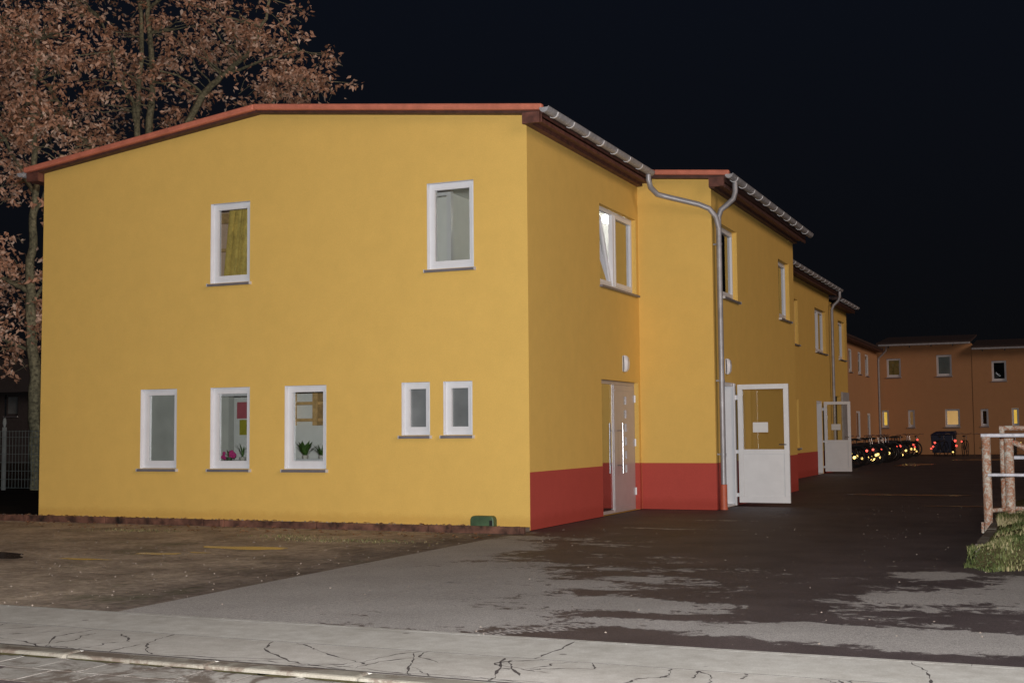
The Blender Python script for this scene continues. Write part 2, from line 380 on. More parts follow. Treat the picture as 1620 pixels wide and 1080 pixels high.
def window(par, fr, h, depth=.075, pane='glass', mull=None, sill=True, label=None, frame='white', light=False, sash=True):
    a, b, c, d = h
    f = MB(); rect_frame(f, fr, a + .002, b - .002, c + .002, d - .002, .052, -depth - .07, -depth)
    if mull: f.box(mull - .035, mull + .035, -depth - .07, -depth + .002, c + .054, d - .054, fr)
    fo_ = f.build('window', frame, par)
    if label: fo_['label'] = label
    segs = [(a + .054, b - .054)] if not mull else [(a + .054, mull - .036), (mull + .036, b - .054)]
    for x0, x1 in segs:
        if sash:
            s = MB(); rect_frame(s, fr, x0, x1, c + .054, d - .054, .038, -depth - .055, -depth + .014, wb=.06); s.build('sash', frame, fo_)
        ins = .036 if sash else 0
        g = MB(); g.box(x0 + ins, x1 - ins, -depth - .030, -depth - .024, c + .052 + ins + .02 * sash, d - .054 - ins, fr); g.build('pane', pane, fo_)
    if sill:
        s = MB(); P = fr.p
        s.add([P(a - .02, .055, c - .045), P(b + .02, .055, c - .045), P(b + .02, .055, c - .012), P(a - .02, .055, c - .012),
               P(a - .02, -depth, c - .045), P(b + .02, -depth, c - .045), P(b + .02, -depth, c + .001), P(a - .02, -depth, c + .001)],
              [(0, 1, 2, 3), (4, 7, 6, 5), (0, 4, 5, 1), (3, 2, 6, 7), (0, 3, 7, 4), (1, 5, 6, 2)]).build('sill', 'sill', fo_)
        for x0_ in (b + .021, a - .033): q = MB(); q.box(x0_, x0_ + .012, -.004, .058, c - .047, c - .003, fr); q.build('sill_cap', 'cap', fo_)
    return fo_
def room(x0, x1, y0, y1, z0, z1, par, mat='room', open_='y0', name='interior'):
    m_ = MB(); V = lambda x, y, z: Vector((x, y, z))
    F = {'y0': [V(x0, y0, z0), V(x1, y0, z0), V(x1, y0, z1), V(x0, y0, z1)], 'y1': [V(x0, y1, z0), V(x1, y1, z0), V(x1, y1, z1), V(x0, y1, z1)],
         'x0': [V(x0, y0, z0), V(x0, y1, z0), V(x0, y1, z1), V(x0, y0, z1)], 'x1': [V(x1, y0, z0), V(x1, y1, z0), V(x1, y1, z1), V(x1, y0, z1)],
         'z0': [V(x0, y0, z0), V(x1, y0, z0), V(x1, y1, z0), V(x0, y1, z0)], 'z1': [V(x0, y0, z1), V(x1, y0, z1), V(x1, y1, z1), V(x0, y1, z1)]}
    for k, q in F.items():
        if k not in open_: m_.quad(*q)
    return m_.build(name, mat, par, recalc=False)

def gutter(par, X, z, y0, y1, r=.066, step=.62, back=1):
    g = MB(); n = 10
    V, F = [], []
    for y in (y0, y1):
        for rr in (r, r - .006):
            for k in range(n + 1): t = math.pi + math.pi * k / n; V.append((X + rr * math.cos(t), y, z + rr * math.sin(t)))
    k1 = n + 1
    for k in range(n):
        F += [(k, k + 1, 2 * k1 + k + 1, 2 * k1 + k), (k1 + k, k1 + k + 1, 3 * k1 + k + 1, 3 * k1 + k)]
    for e in (0, n): F.append((e, k1 + e, 3 * k1 + e, 2 * k1 + e))
    g.add(V, F, True)
    for y in (y0, y1): g.quad(*[(X + r * math.cos(math.pi + math.pi * k / n), y, z + r * math.sin(math.pi + math.pi * k / n)) for k in range(n + 1)])
    g.tube([(X + r, y0, z + .004), (X + r, y1, z + .004)], .009, 6)
    go = g.build('gutter', 'zinc', par)
    y = y0 + .35
    while y < y1 - .1:
        b = MB(); V, F = [], []
        for dy in (-.014, .014):
            for rr in (r + .002, r + .009):
                for k in range(n + 1): t = math.pi + math.pi * k / n; V.append((X + rr * math.cos(t), y + dy, z + rr * math.sin(t)))
        for k in range(n): F += [(k1 + k, k1 + k + 1, 3 * k1 + k + 1, 3 * k1 + k), (k, k + 1, k1 + k + 1, k1 + k), (2 * k1 + k, 2 * k1 + k + 1, 3 * k1 + k + 1, 3 * k1 + k), (k, k + 1, 2 * k1 + k + 1, 2 * k1 + k)]
        b.add(V, F, True); b.box(X - r - .06, X - r - .002, y - .014, y + .014, z - .012, z + .012); b.build('gutter_bracket', 'zinc_light', go); y += step
    return go

# ------------------------------------------------------------ front house (unit nearest the pavement)
FA = Fr((0, 0, 0), (1, 0, 0), (0, -1, 0))            # gable facade
SA = Fr((0, 0, 0), (0, 1, 0), (1, 0, 0))
SB = Fr((1.27, 0, 0), (0, 1, 0), (1, 0, 0))
FB = Fr((0, 4.82, 0), (1, 0, 0), (0, -1, 0))
XL = -8.42
A = thing('front_house', (0, 0, 0), 'big yellow gabled house nearest the pavement, with seven white windows in its front wall', 'house')
hw = [(-6.43, -5.75, .79, 1.985), (-5.135, -4.435, .79, 1.985), (-3.83, -3.13, .79, 1.985), (-1.915, -1.475, 1.26, 1.99), (-1.27, -.83, 1.26, 1.99)]
hu = [(-5.155, -4.45, 3.54, 4.74), (-1.51, -.795, 3.54, 4.74)]
sideA = [(2.88, 4.70, 3.55, 4.82)]; doorA = (2.88, 4.72, 0.0, 2.09)
mb = MB()
wall(mb, FA, XL, 0, [(XL, 5.60), (-4.30, 6.07), (0, 5.60)], hw + hu)
wall(mb, SA, 0, 4.82, [(0, 5.56), (4.82, 5.56)], sideA + [doorA])
for h in sideA + [doorA]: reveal(mb, SA, h, 0, .075)
mb.quad((XL, 0, 0), (XL, 11, 0), (XL, 11, 5.6), (XL, 0, 5.6)); mb.quad((XL, 11, 0), (0, 11, 0), (0, 11, 5.5), (XL, 11, 5.5))
mb.build('wall', 'yellow', A, recalc=False)
pl = MB(); wall(pl, SA, .004, 4.816, [(.004, .762), (4.816, .762)], [doorA], n=.004)
pl.quad((0, 0, .762), (.004, .0, .762), (.004, 2.88, .762), (0, 2.88, .762)); pl.quad((.0, -.001, 0), (.004, -.001, 0), (.004, -.001, .762), (0, -.001, .762))
pl.build('plinth', 'red', A, recalc=False); pl = MB(); pl.quad((-.075, 4.716, .002), (.004, 4.716, .002), (.004, 4.716, .762), (-.075, 4.716, .762)); pl.build('plinth', 'red', A, recalc=False)
frosts = {0: 'glass', 3: 'frost', 4: 'frost'}
for i, h in enumerate(hw + hu):
    wo_ = window(A, FA, h, pane=frosts.get(i, 'glass')); lin = MB(); reveal(lin, FA, h, 0.001, .076); lin.build('lining', 'white', wo_, recalc=False)
# rooms behind the glass
room(-7.4, -2.75, .16, 1.25, .1, 2.7, A)
room(-5.95, -4.1, .16, 1.3, 3.1, 5.2, A, 'roomwarm')
room(-2.7, -.16, .16, 4.74, 3.1, 5.25, A, 'room', ('y0', 'x1'))
bl = MB(); bl.box(-6.44, -5.73, .172, .18, .80, 2.02); bl.build('blind', 'blind', A)
bl = MB(); bl.box(-5.14, -4.43, .162, .172, 1.86, 1.99); bl.build('blind', 'white', A)

# roof of the front house
VT = [(-8.68, 5.585), (-4.27, 6.133), (.30, 5.632)]
def roofslab(par, pts, y0, y1, th=.10, mat='roof'):
    m_ = MB()
    for (xa, za), (xb, zb) in zip(pts, pts[1:]):
        P = [Vector((x, y, z - d)) for d in (0, th) for y in (y0, y1) for x, z in ((xa, za), (xb, zb))]
        m_.add(P, [(0, 1, 3, 2), (4, 6, 7, 5), (0, 4, 5, 1), (2, 3, 7, 6), (0, 2, 6, 4), (1, 5, 7, 3)])
    return m_.build('roof', mat, par)
rf = roofslab(A, [(x, z - .03) for x, z in VT], -.10, 4.66, .09)
vg = MB()
def vergepiece(m_, pts, y0, y1, top, bot):
    for (xa, za), (xb, zb) in zip(pts, pts[1:]):
        P = [Vector((x, y, z + d)) for d in (top, bot) for y in (y0, y1) for x, z in ((xa, za), (xb, zb))]
        m_.add(P, [(0, 1, 3, 2), (4, 6, 7, 5), (0, 4, 5, 1), (2, 3, 7, 6), (0, 2, 6, 4), (1, 5, 7, 3)])
vergepiece(vg, VT, -.20, -.105, 0, -.088); vg.build('verge', 'verge', rf, bevel=.022)
vb = MB(); vergepiece(vb, [(x, z) for x, z in VT], -.13, -.002, -.090, -.122); vb.build('verge_board', 'dbrown', rf)
sf = MB(); sf.box(.003, .27, -.10, 4.80, 5.45, 5.475); sf.build('soffit', 'brown', A)
sf = MB(); sf.box(.005, .255, -.17, -.12, 5.39, 5.535); sf.build('eaves_end_board', 'brown', A)
sf = MB(); sf.box(.245, .27, -.118, 4.80, 5.40, 5.56); sf.box(.003, .10, -.118, 4.8, 5.40, 5.449); sf.build('fascia', 'brown', A)
sf = MB(); sf.box(-8.66, XL - .003, -.14, 10.8, 5.36, 5.50); sf.build('fascia', 'brown', A)
gutter(A, .345, 5.565, -.23, 4.50)
gutter(A, -8.74, 5.50, -.2, 10.8)
dp = MB(); dp.tube([(-8.74, .6, 5.44), (-8.70, .6, 5.36), (-8.55, .6, 5.22), (-8.50, .6, 5.05), (-8.50, .6, .1)], .045); dp.build('downpipe', 'zinc_light', A)
dp = MB(); dp.tube([(.345, 4.36, 5.50), (.345, 4.36, 5.42), (.36, 4.42, 5.30), (.43, 4.56, 5.20), (.60, 4.63, 5.15), (1.10, 4.70, 5.00), (1.25, 4.76, 4.93), (1.34, 4.84, 4.80), (1.37, 4.90, 4.62)], .045, 12)
dp.build('connecting_pipe', 'pipe', A)

# tilted upper side window of the front house
h = sideA[0]; f = MB(); rect_frame(f, SA, h[0] + .002, h[1] - .002, h[2] + .002, h[3] - .002, .055, -.145, -.075)
f.box(3.72, 3.79, -.145, -.073, h[2] + .057, h[3] - .057, SA); fw = f.build('window', 'white', A)
fw['label'] = 'white two part window with its left sash tilted open and a lamp shining inside'
s = MB(); rect_frame(s, SA, 3.794, 4.642, h[2] + .058, h[3] - .058, .045, -.13, -.062, wb=.07); s.build('sash', 'white', fw)
s = MB(); s.box(3.838, 4.60, -.108, -.100, h[2] + .126, h[3] - .10, SA); s.build('pane', 'sideglass', fw)
tl = MB(); tg = MB()
def tiltp(u, n, z):  # sash hinged along its bottom edge, top leaning inwards
    zb = h[2] + .062; a = R(8.5); dz = z - zb; return SA.p(u, -.12 + n * math.cos(a) - dz * math.sin(a), zb + dz * math.cos(a) + n * math.sin(a))
class TF:
    p = staticmethod(tiltp)
rect_frame(tl, TF, 2.945, 3.715, h[2] + .062, h[3] - .064, .06, -.03, .03); tl.build('tilted_sash', 'white', fw)
tg.box(3.0, 3.66, -.004, .004, h[2] + .12, h[3] - .12, TF); tg.build('pane', 'sideglass', fw)
s = MB(); s.box(2.86, 4.74, -.075, .05, 3.515, 3.548, SA); s.build('sill', 'sill', fw)

# door of the front house
d_ = MB(); a, b, c, dd = doorA
rect_frame(d_, SA, a + .002, b - .002, .004, dd - .002, .055, -.145, -.075, wb=.05)
d_.box(3.585, 3.63, -.145, -.073, .056, dd - .058, SA); do = d_.build('door_frame', 'lilac', A)
lf = MB()
u0, u1, zz0, zz1 = 3.634, 4.655, .03, dd - .062
ub = (4.12, 4.26); cut = [(.62 + .22 * k, .62 + .22 * k + .13) for k in range(6)]
wall(lf, SA, u0, u1, [(u0, zz1), (u1, zz1)], [(ub[0], ub[1], p, q) for p, q in cut], z0=zz0, n=-.062)
wall(lf, SA, u0, u1, [(u0, zz1), (u1, zz1)], [(ub[0], ub[1], p, q) for p, q in cut], z0=zz0, n=-.125)
for p, q in cut: reveal(lf, SA, (ub[0], ub[1], p, q), -.062, .125)
lf.box(u0, u0 + .004, -.125, -.062, zz0, zz1, SA); lf.box(u1 - .004, u1, -.125, -.062, zz0, zz1, SA)
lf.box(u0 + .05, u1 - .05, -.061, -.056, zz0 + .05, zz0 + .065, SA); lf.box(u0 + .05, u1 - .05, -.061, -.056, zz1 - .09, zz1 - .075, SA)
lo = lf.build('door', 'lilac', A, recalc=False)
g = MB()
for p, q in cut: g = MB(); g.box(ub[0], ub[1], -.10, -.09, p, q, SA); g.build('door_glass', 'slot', lo)
hd = MB(); hd.tube([SA.p(3.78, .03, .62), SA.p(3.78, .03, 1.42)], .016, 10); hd.tube([SA.p(3.78, .03, .75), SA.p(3.78, -.062, .75)], .010, 8); hd.tube([SA.p(3.78, .03, 1.30), SA.p(3.78, -.062, 1.30)], .010, 8); hd.build('handle', 'steel', lo)
for z in (.30, 1.10, 1.82):
    k = MB(); k.tube([SA.p(4.662, -.05, z - .06), SA.p(4.662, -.05, z + .06)], .016, 8); k.build('hinge', 'white', lo)
g = MB(); g.box(2.94, 3.583, -.086, -.079, .058, dd - .06, SA); g.build('side_light', 'sideglass', do)
g = MB(); g.box(3.22, 3.50, -.094, -.090, 1.20, 1.36, SA); g.build('notice', 'paper', do)
room(-1.45, -.148, 2.86, 4.74, .02, 2.3, A, 'room', ('x1',))

def wall_lamp(fr, u, z, label):
    t = thing('wall_lamp', fr.p(u, 0, z), label, 'lamp', 'lamps over the doors')
    b_ = MB(); P = []
    prof = [(.0, -.13, .055), (.045, -.125, .06), (.075, -.08, .075), (.085, .02, .085), (.075, .10, .08), (.045, .135, .07), (0, .14, .065)]
    V, F = [], []
    for n_, z_, hw_ in [(p[0], p[1], p[2]) for p in prof]:
        V += [fr.p(u - hw_, n_ * .45, z + z_), fr.p(u - hw_ * .6, n_, z + z_), fr.p(u + hw_ * .6, n_, z + z_), fr.p(u + hw_, n_ * .45, z + z_)]
    for i in range(len(prof) - 1):
        for k in range(3): F.append((i * 4 + k, i * 4 + k + 1, i * 4 + k + 5, i * 4 + k + 4))
    b_.add(V, F, True); b_.build('lamp_cover', 'white', t)
    q = MB(); q.box(u - .075, u + .075, .001, .012, z - .12, z + .13, fr); q.build('base_plate', 'cap', t)
    return t
wall_lamp(SA, 3.97, 2.37, 'small unlit white wall lamp above the closed grey front door')

# ------------------------------------------------------------ second unit, stepping out
B = thing('terrace_house', (1.27, 4.82, 0), 'yellow terrace unit stepping out behind the front house, with a white glazed door open', 'house', 'stepped yellow terrace units')
wB = [(5.45, 6.56, 3.55, 4.78), (10.1, 11.18, 3.55, 4.75)]; dB = (5.20, 6.14, .0, 2.10)
mb = MB()
wall(mb, FB, .0, 1.27, [(0, 5.55), (1.27, 5.46)], [])
wall(mb, SB, 4.82, 11.66, [(4.82, 5.42), (11.66, 5.42)], wB + [dB])
for h_ in wB + [dB]: reveal(mb, SB, h_, 0, .085)
mb.quad((1.27, 11.66, 0), (-7, 11.66, 0), (-7, 11.66, 5.42), (1.27, 11.66, 5.42))
mb.build('wall', 'yellow', B, recalc=False)
pl = MB(); wall(pl, SB, 4.816, 5.2, [(4.816, .760), (5.2, .760)], [], n=.004)
FBp = Fr((0, 4.816, 0), (1, 0, 0), (0, -1, 0)); wall(pl, FBp, .006, 1.274, [(.006, .760), (1.274, .760)], [])
pl.build('plinth', 'red', B, recalc=False); pl = MB(); wall(pl, SB, 6.14, 11.664, [(6.14, .760), (11.664, .760)], [], n=.004); pl.quad((1.27, 11.664, 0), (1.274, 11.664, 0), (1.274, 11.664, .76), (1.27, 11.664, .76)); pl.build('plinth', 'red', B, recalc=False)
for h_ in wB: window(B, SB, h_, .085, mull=None, pane='glass')
room(.0, 1.16, 5.3, 6.7, 3.1, 5.2, B, 'roomwarm', ('x1',)); room(.0, 1.16, 9.9, 11.4, 3.1, 5.2, B, 'room', ('x1',)); room(-.3, 1.18, 5.0, 6.4, .02, 2.3, B, 'room', ('x1',))
VB = [(-7.6, 5.55), (-3.0, 6.03), (.356, 5.64), (1.62, 5.525)]
rf = roofslab(B, [(x, z - .03) for x, z in VB], 4.74, 11.72, .09)
vg = MB(); vergepiece(vg, VB[1:], 4.64, 4.735, 0, -.088); vg.build('verge', 'verge', rf, bevel=.02)
vb = MB(); vergepiece(vb, VB[1:], 4.68, 4.818, -.09, -.135); vb.build('verge_board', 'dbrown', rf)
sf = MB(); sf.box(1.273, 1.54, 4.72, 11.70, 5.31, 5.335); sf.build('soffit', 'brown', B)
sf = MB(); sf.box(1.275, 1.53, 4.66, 4.715, 5.27, 5.425); sf.build('eaves_end_board', 'brown', B)
sf = MB(); sf.box(1.515, 1.54, 4.72, 11.70, 5.25, 5.45); sf.box(1.273, 1.36, 4.72, 11.7, 5.26, 5.309); sf.build('fascia', 'dbrown', B)
gutter(B, 1.635, 5.44, 4.58, 11.76)
dp = MB()
dp.tube([(1.63, 5.02, 5.38), (1.63, 5.02, 5.22), (1.60, 5.0, 5.10), (1.50, 4.95, 5.0), (1.41, 4.91, 4.92), (1.37, 4.90, 4.80), (1.37, 4.90, 4.60), (1.37, 4.90, .415)], .045, 12)
dpo = dp.build('downpipe', 'pipe', B)
for z in (4.35, 2.1, .9):
    k = MB(); k.tube([(1.37, 4.90, z - .02), (1.37, 4.90, z + .02)], .052, 12); k.box(1.274, 1.34, 4.89, 4.91, z - .012, z + .012); k.build('pipe_clip', 'pipe', dpo)
k = MB(); k.tube([(1.37, 4.90, .003), (1.37, 4.90, .06), (1.37, 4.90, .41)], [.066, .056, .056], 12); k.build('standpipe', 'stand', dpo)

def open_leaf(par, Y, X0, X1, z0, z1, sub=''):
    fr_ = Fr((0, Y, 0), (1, 0, 0), (0, -1, 0)); zm = z0 + (z1 - z0) * .43
    f = MB(); rect_frame(f, fr_, X0, X1, z0, z1, .085, -.06, 0, wb=.11, wt=.085); f.box(X0 + .085, X1 - .085, -.06, 0, zm - .04, zm + .04, fr_)
    o = f.build('open_door', 'whitedoor', par, bevel=.004)
    g = MB(); g.box(X0 + .085, X1 - .085, -.034, -.028, zm + .04, z1 - .085, fr_); g.build('door_glass', 'glass', o)
    g = MB(); g.box(X0 + .087, X1 - .087, -.05, -.010, z0 + .11, zm - .04, fr_); g.build('door_panel', 'whitedoor', o)
    cx = X0 + (X1 - X0) * .44; zc = zm + (z1 - zm) * .36
    g = MB(); g.box(cx - .13, cx + .13, -.026, -.022, zc - .085, zc + .085, fr_); g.build('notice', 'paper', o)
    g = MB(); pass
    for za, zb in ((z0 + .10, z0 + .16), (zm - .03, zm + .03), (z1 - .26, z1 - .18)): g = MB(); g.box(X0 - .055, X0 - .001, -.04, -.02, za, zb, fr_); g.build('hinge', 'white', o)
    g = MB(); g.tube([fr_.p(X1 - .045, .002, zm + .12), fr_.p(X1 - .045, .05, zm + .12), fr_.p(X1 - .16, .05, zm + .12)], .010, 8); g.build('handle', 'steel', o)
    return o
f = MB(); rect_frame(f, SB, dB[0] + .002, dB[1] - .002, .004, dB[3] - .002, .06, -.15, -.004, wb=.03); f.build('door_frame', 'white', B)
f = MB(); f.box(6.05, 6.135, .006, .03, .01, 2.09, SB); f.build('door_jamb', 'white', B)
open_leaf(B, 6.06, 1.345, 2.215, .055, 2.07)
wall_lamp(SB, 5.62, 2.36, 'small unlit white wall lamp beside the near downpipe above the first open door')

# ------------------------------------------------------------ third unit
Cc = thing('terrace_house', (0, 11.67, 0), 'darker yellow third terrace unit, set back, with its open white door far down the drive', 'house', 'stepped yellow terrace units')
SC = Fr((0, 0, 0), (0, 1, 0), (1, 0, 0))
wC = [(14.2, 15.3, 3.55, 4.75), (17.65, 18.75, 3.55, 4.75), (21.25, 23.05, 3.52, 4.78), (17.5, 18.55, .80, 2.10)]; dC = (21.2, 22.1, 0, 2.1)
mb = MB(); wall(mb, SC, 11.67, 23.7, [(11.67, 5.42), (23.7, 5.42)], wC + [dC])
for h_ in wC + [dC]: reveal(mb, SC, h_, 0, .10)
mb.quad((0, 23.7, 0), (-7, 23.7, 0), (-7, 23.7, 5.42), (0, 23.7, 5.42)); mb.build('wall', 'yellow', Cc, recalc=False)
pl = MB(); wall(pl, SC, 11.674, 23.704, [(11.674, .66), (23.704, .66)], [dC], n=.004); pl.build('plinth', 'red', Cc, recalc=False)
for h_ in wC: window(Cc, SC, h_, .10, mull=(h_[0] + h_[1]) / 2 if h_[1] - h_[0] > 1.5 else None)
room(-1.2, -.19, 13.9, 19.3, 3.1, 5.2, Cc, 'room', ('x1',)); room(-1.2, -.19, 20.9, 23.4, 3.1, 5.2, Cc, 'room', ('x1',)); room(-1.2, -.19, 17.2, 22.8, .02, 2.4, Cc, 'room', ('x1',))
VC = [(-8.6, 5.56), (-4.0, 6.04), (.34, 5.58)]
rf = roofslab(Cc, [(x, z - .03) for x, z in VC], 11.60, 23.9, .09)
sf = MB(); sf.box(.003, .27, 11.72, 23.85, 5.35, 5.375); sf.build('soffit', 'dbrown', Cc)
sf = MB(); sf.box(.245, .27, 11.72, 23.85, 5.30, 5.50); sf.build('fascia', 'dbrown', Cc)
gutter(Cc, .345, 5.50, 11.75, 23.9)
f = MB(); rect_frame(f, SC, dC[0] + .002, dC[1] - .002, .004, dC[3] - .002, .06, -.15, -.01, wb=.03); f.build('door_frame', 'white', Cc)
open_leaf(Cc, 22.08, .05, .80, .06, 2.08)
dp = MB(); dp.tube([(.345, 23.6, 5.44), (.345, 23.6, 5.28), (.30, 23.6, 5.16), (.16, 23.6, 5.03), (.10, 23.6, 4.9), (.10, 23.6, .02)], .045, 10); dp.build('downpipe', 'pipe', Cc)

# ------------------------------------------------------------ fourth unit
D = thing('terrace_house', (0, 23.71, 0), 'narrow dim fourth terrace unit behind the far downpipe, with a lower eave', 'house', 'stepped yellow terrace units')
wD = [(25.3, 26.6, 3.50, 4.72)]; dD = (24.3, 25.35, 0, 2.3)
mb = MB(); wall(mb, SC, 23.71, 27.0, [(23.71, 5.16), (27.0, 5.16)], wD + [dD])
for h_ in wD + [dD]: reveal(mb, SC, h_, 0, .10)
mb.quad((0, 27, 0), (-7, 27, 0), (-7, 27, 5.16), (0, 27, 5.16)); mb.build('wall', 'yellow', D, recalc=False)
window(D, SC, wD[0], .10); room(-1.2, -.19, 25.0, 26.8, 3.1, 5.0, D, 'room', ('x1',)); room(-1.6, -.01, 24.1, 25.6, .02, 2.4, D, 'dark', ('x1',))
f = MB(); f.box(25.5, 26.8, .004, .06, .02, 2.45, SC); f.build('meter_cabinet', 'grey_panel', D, bevel=.01)
rf = roofslab(D, [(-8.6, 5.26), (-4.0, 5.74), (.34, 5.30)], 23.95, 27.2, .09)
sf = MB(); sf.box(.003, .27, 23.93, 27.15, 5.07, 5.095); sf.box(.245, .27, 23.93, 27.15, 5.05, 5.23); sf.build('fascia', 'dbrown', D)
gutter(D, .345, 5.24, 23.95, 27.2)

# ------------------------------------------------------------ side wing and far cross building
E_ = thing('side_wing', (-2, 27, 0), 'very dim ochre wing set back behind the parked bicycle row, with narrow windows', 'house')
SE = Fr((-2, 0, 0), (0, 1, 0), (1, 0, 0))
wE = [(40.4, 41.3, 3.75, 4.75), (43.1, 44.0, 3.75, 4.75), (45.3, 46.4, 3.75, 4.75), (42.2, 43.4, .8, 2.07), (45.6, 46.6, .8, 2.0)]
mb = MB(); wall(mb, SE, 27.0, 49.6, [(27.0, 5.12), (49.6, 5.12)], wE)
for h_ in wE: reveal(mb, SE, h_, 0, .09)
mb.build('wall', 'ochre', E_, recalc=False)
pl = MB(); wall(pl, SE, 27.0, 49.58, [(27.0, .6), (49.58, .6)], [], n=.004); pl.build('plinth', 'red', E_, recalc=False)
for i, h_ in enumerate(wE):
    o = window(E_, SE, h_, .02)
    q = MB(); q.box(h_[0] - .01, h_[1] + .01, -.11, -.10, h_[2] - .1, h_[3] + .1, SE); q.build('lit_room' if i in (2, 3, 4) else 'dark_room', ['dark', 'dark', 'lit_warm', 'lit_dim', 'lit_dim'][i], E_)
roofslab(E_, [(-9, 5.9), (-5.8, 5.95), (-1.62, 5.20)], 26.9, 49.0, .10)
sf = MB(); sf.box(-1.997, -1.66, 26.9, 49.2, 5.03, 5.12); sf.build('fascia', 'dbrown', E_)

YF = 49.6
FF = Fr((0, YF, 0), (1, 0, 0), (0, -1, 0))
def far_unit(x0, x1, zt, wins, label, gx0, gx1, yo=0):
    t = thing('cross_house', (x0, YF, 0), label, 'house', 'cross buildings closing the yard')
    mb = MB(); wall(mb, FF, x0, x1, [(x0, zt), (x1, zt)], [w_[:4] for w_ in wins], n=yo)
    for w_ in wins: reveal(mb, FF, w_[:4], yo, .10)
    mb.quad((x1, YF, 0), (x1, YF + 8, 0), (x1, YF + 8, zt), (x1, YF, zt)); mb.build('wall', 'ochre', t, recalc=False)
    for w_ in wins:
        o = window(t, FF, w_[:4], .10, sill=True)
        q = MB(); q.box(w_[0] - .1, w_[1] + .1, -.26, -.24, w_[2] - .1, w_[3] + .1, FF); q.build('lit_room' if 'lit' in w_[4] else 'blind' if w_[4] == 'blind' else 'dark_room', w_[4], t)
        if 'lit' in w_[4]: o['label'] = 'window with warm light behind it'
    m_ = MB(); m_.add([(x0, YF - .4, zt + .02), (x1, YF - .4, zt + .02), (x1, YF + 4.5, zt + .62), (x0, YF + 4.5, zt + .62), (x0, YF - .4, zt + .12), (x1, YF - .4, zt + .12), (x1, YF + 4.5, zt + .72), (x0, YF + 4.5, zt + .72)],
           [(0, 1, 2, 3), (4, 7, 6, 5), (0, 4, 5, 1), (3, 2, 6, 7), (0, 3, 7, 4), (1, 5, 6, 2)]); m_.build('roof', 'roof', t)
    g = MB(); g.box(gx0, gx1, YF - .54, YF - .41, zt - .06, zt + .04); go = g.build('gutter', 'zinc', t, bevel=.03)
    x = gx0 + .5
    while x < gx1 - .2:
        k = MB(); k.box(x - .02, x + .02, YF - .56, YF - .38, zt - .14, zt - .062); k.build('gutter_bracket', 'black', go); x += 1.0
    return t
F1 = far_unit(-2.0, 2.41, 5.36, [(-1.57, -.89, 3.80, 4.72, 'curtain'), (.78, 1.49, 3.80, 4.83, 'blind'), (-1.86, -1.53, 1.33, 2.17, 'lit_yellow'), (-.62, -.30, 1.33, 2.17, 'lit_dim'), (1.11, 1.79, 1.33, 2.19, 'lit_warm')],
              'far brown cross building closing the yard, left half with taller eave', -1.9, 2.40)
F2 = far_unit(2.42, 15.0, 5.06, [(3.30, 3.96, 3.50, 4.47, 'dark'), (2.74, 3.09, 1.35, 2.17, 'dark'), (4.13, 4.45, 1.35, 2.20, 'lit_yellow'), (6.2, 6.9, 3.50, 4.47, 'dark'), (6.5, 7.2, 1.35, 2.2, 'lit_warm')],
              'far brown cross building closing the yard, right part with lower eave behind the railing', 2.44, 15.0, yo=.02)
dp = MB(); dp.tube([(-1.5, YF - .44, 5.32), (-1.55, YF - .3, 5.1), (-1.93, YF - .1, 4.75), (-1.95, YF - .1, 4.6), (-1.95, YF - .1, .05)], .05, 8); dp.build('downpipe', 'zinc', F1)

# dark house beyond the left fence
dh = thing('distant_house', (-42, 30, 0), 'almost black distant house behind the mesh fence at the left edge', 'house')
m_ = MB(); FD = Fr((0, 30, 0), (1, 0, 0), (0, -1, 0)); wins = [(-40.9, -39.9, 2.2, 3.2), (-39.4, -38.6, 2.2, 3.2)]
wall(m_, FD, -47, -37, [(-47, 3.4), (-37, 3.4)], wins); m_.quad((-37, 30, 0), (-37, 38, 0), (-37, 38, 3.4), (-37, 30, 3.4)); m_.build('wall', 'distant', dh, recalc=False)
for w_ in wins: window(dh, FD, w_, .1, pane='frost', frame='distant')
m_ = MB(); m_.add([(-47.5, 29.4, 3.3), (-36.5, 29.4, 3.3), (-36.5, 34, 5.2), (-47.5, 34, 5.2), (-36.5, 38.5, 3.3), (-47.5, 38.5, 3.3)], [(0, 1, 2, 3), (3, 2, 4, 5), (0, 3, 5), (1, 4, 2), (0, 5, 4, 1)]); m_.build('roof', 'distant', dh)

# ------------------------------------------------------------ things seen inside the rooms
t = MB(); t.ball((-1.35, 5.9 - 1.9, 4.96), .16, 1, 1, .7)
li = bpy.data.lights.new('ceiling_lamp_light', 'POINT'); lio = bpy.data.objects.new('ceiling_lamp_light', li); COL.objects.link(lio); lio.location = (-.6, 3.9, 4.95); li.energy = 13; li.shadow_soft_size = .1; li.color = (1, .97, .88)
lampT = thing('ceiling_lamp', (-.35, 4.24, 5.2), 'round glowing ceiling lamp seen through the tilted upper side window', 'lamp')
q = MB(); q.ball((-.35, 4.24, 4.80), .11, 1, 1, .75); q.build('globe', 'lamp', lampT); q = MB(); q.tube([(-.35, 4.24, 4.88), (-.35, 4.24, 5.249)], .02, 8); q.build('stem', 'cap', lampT)
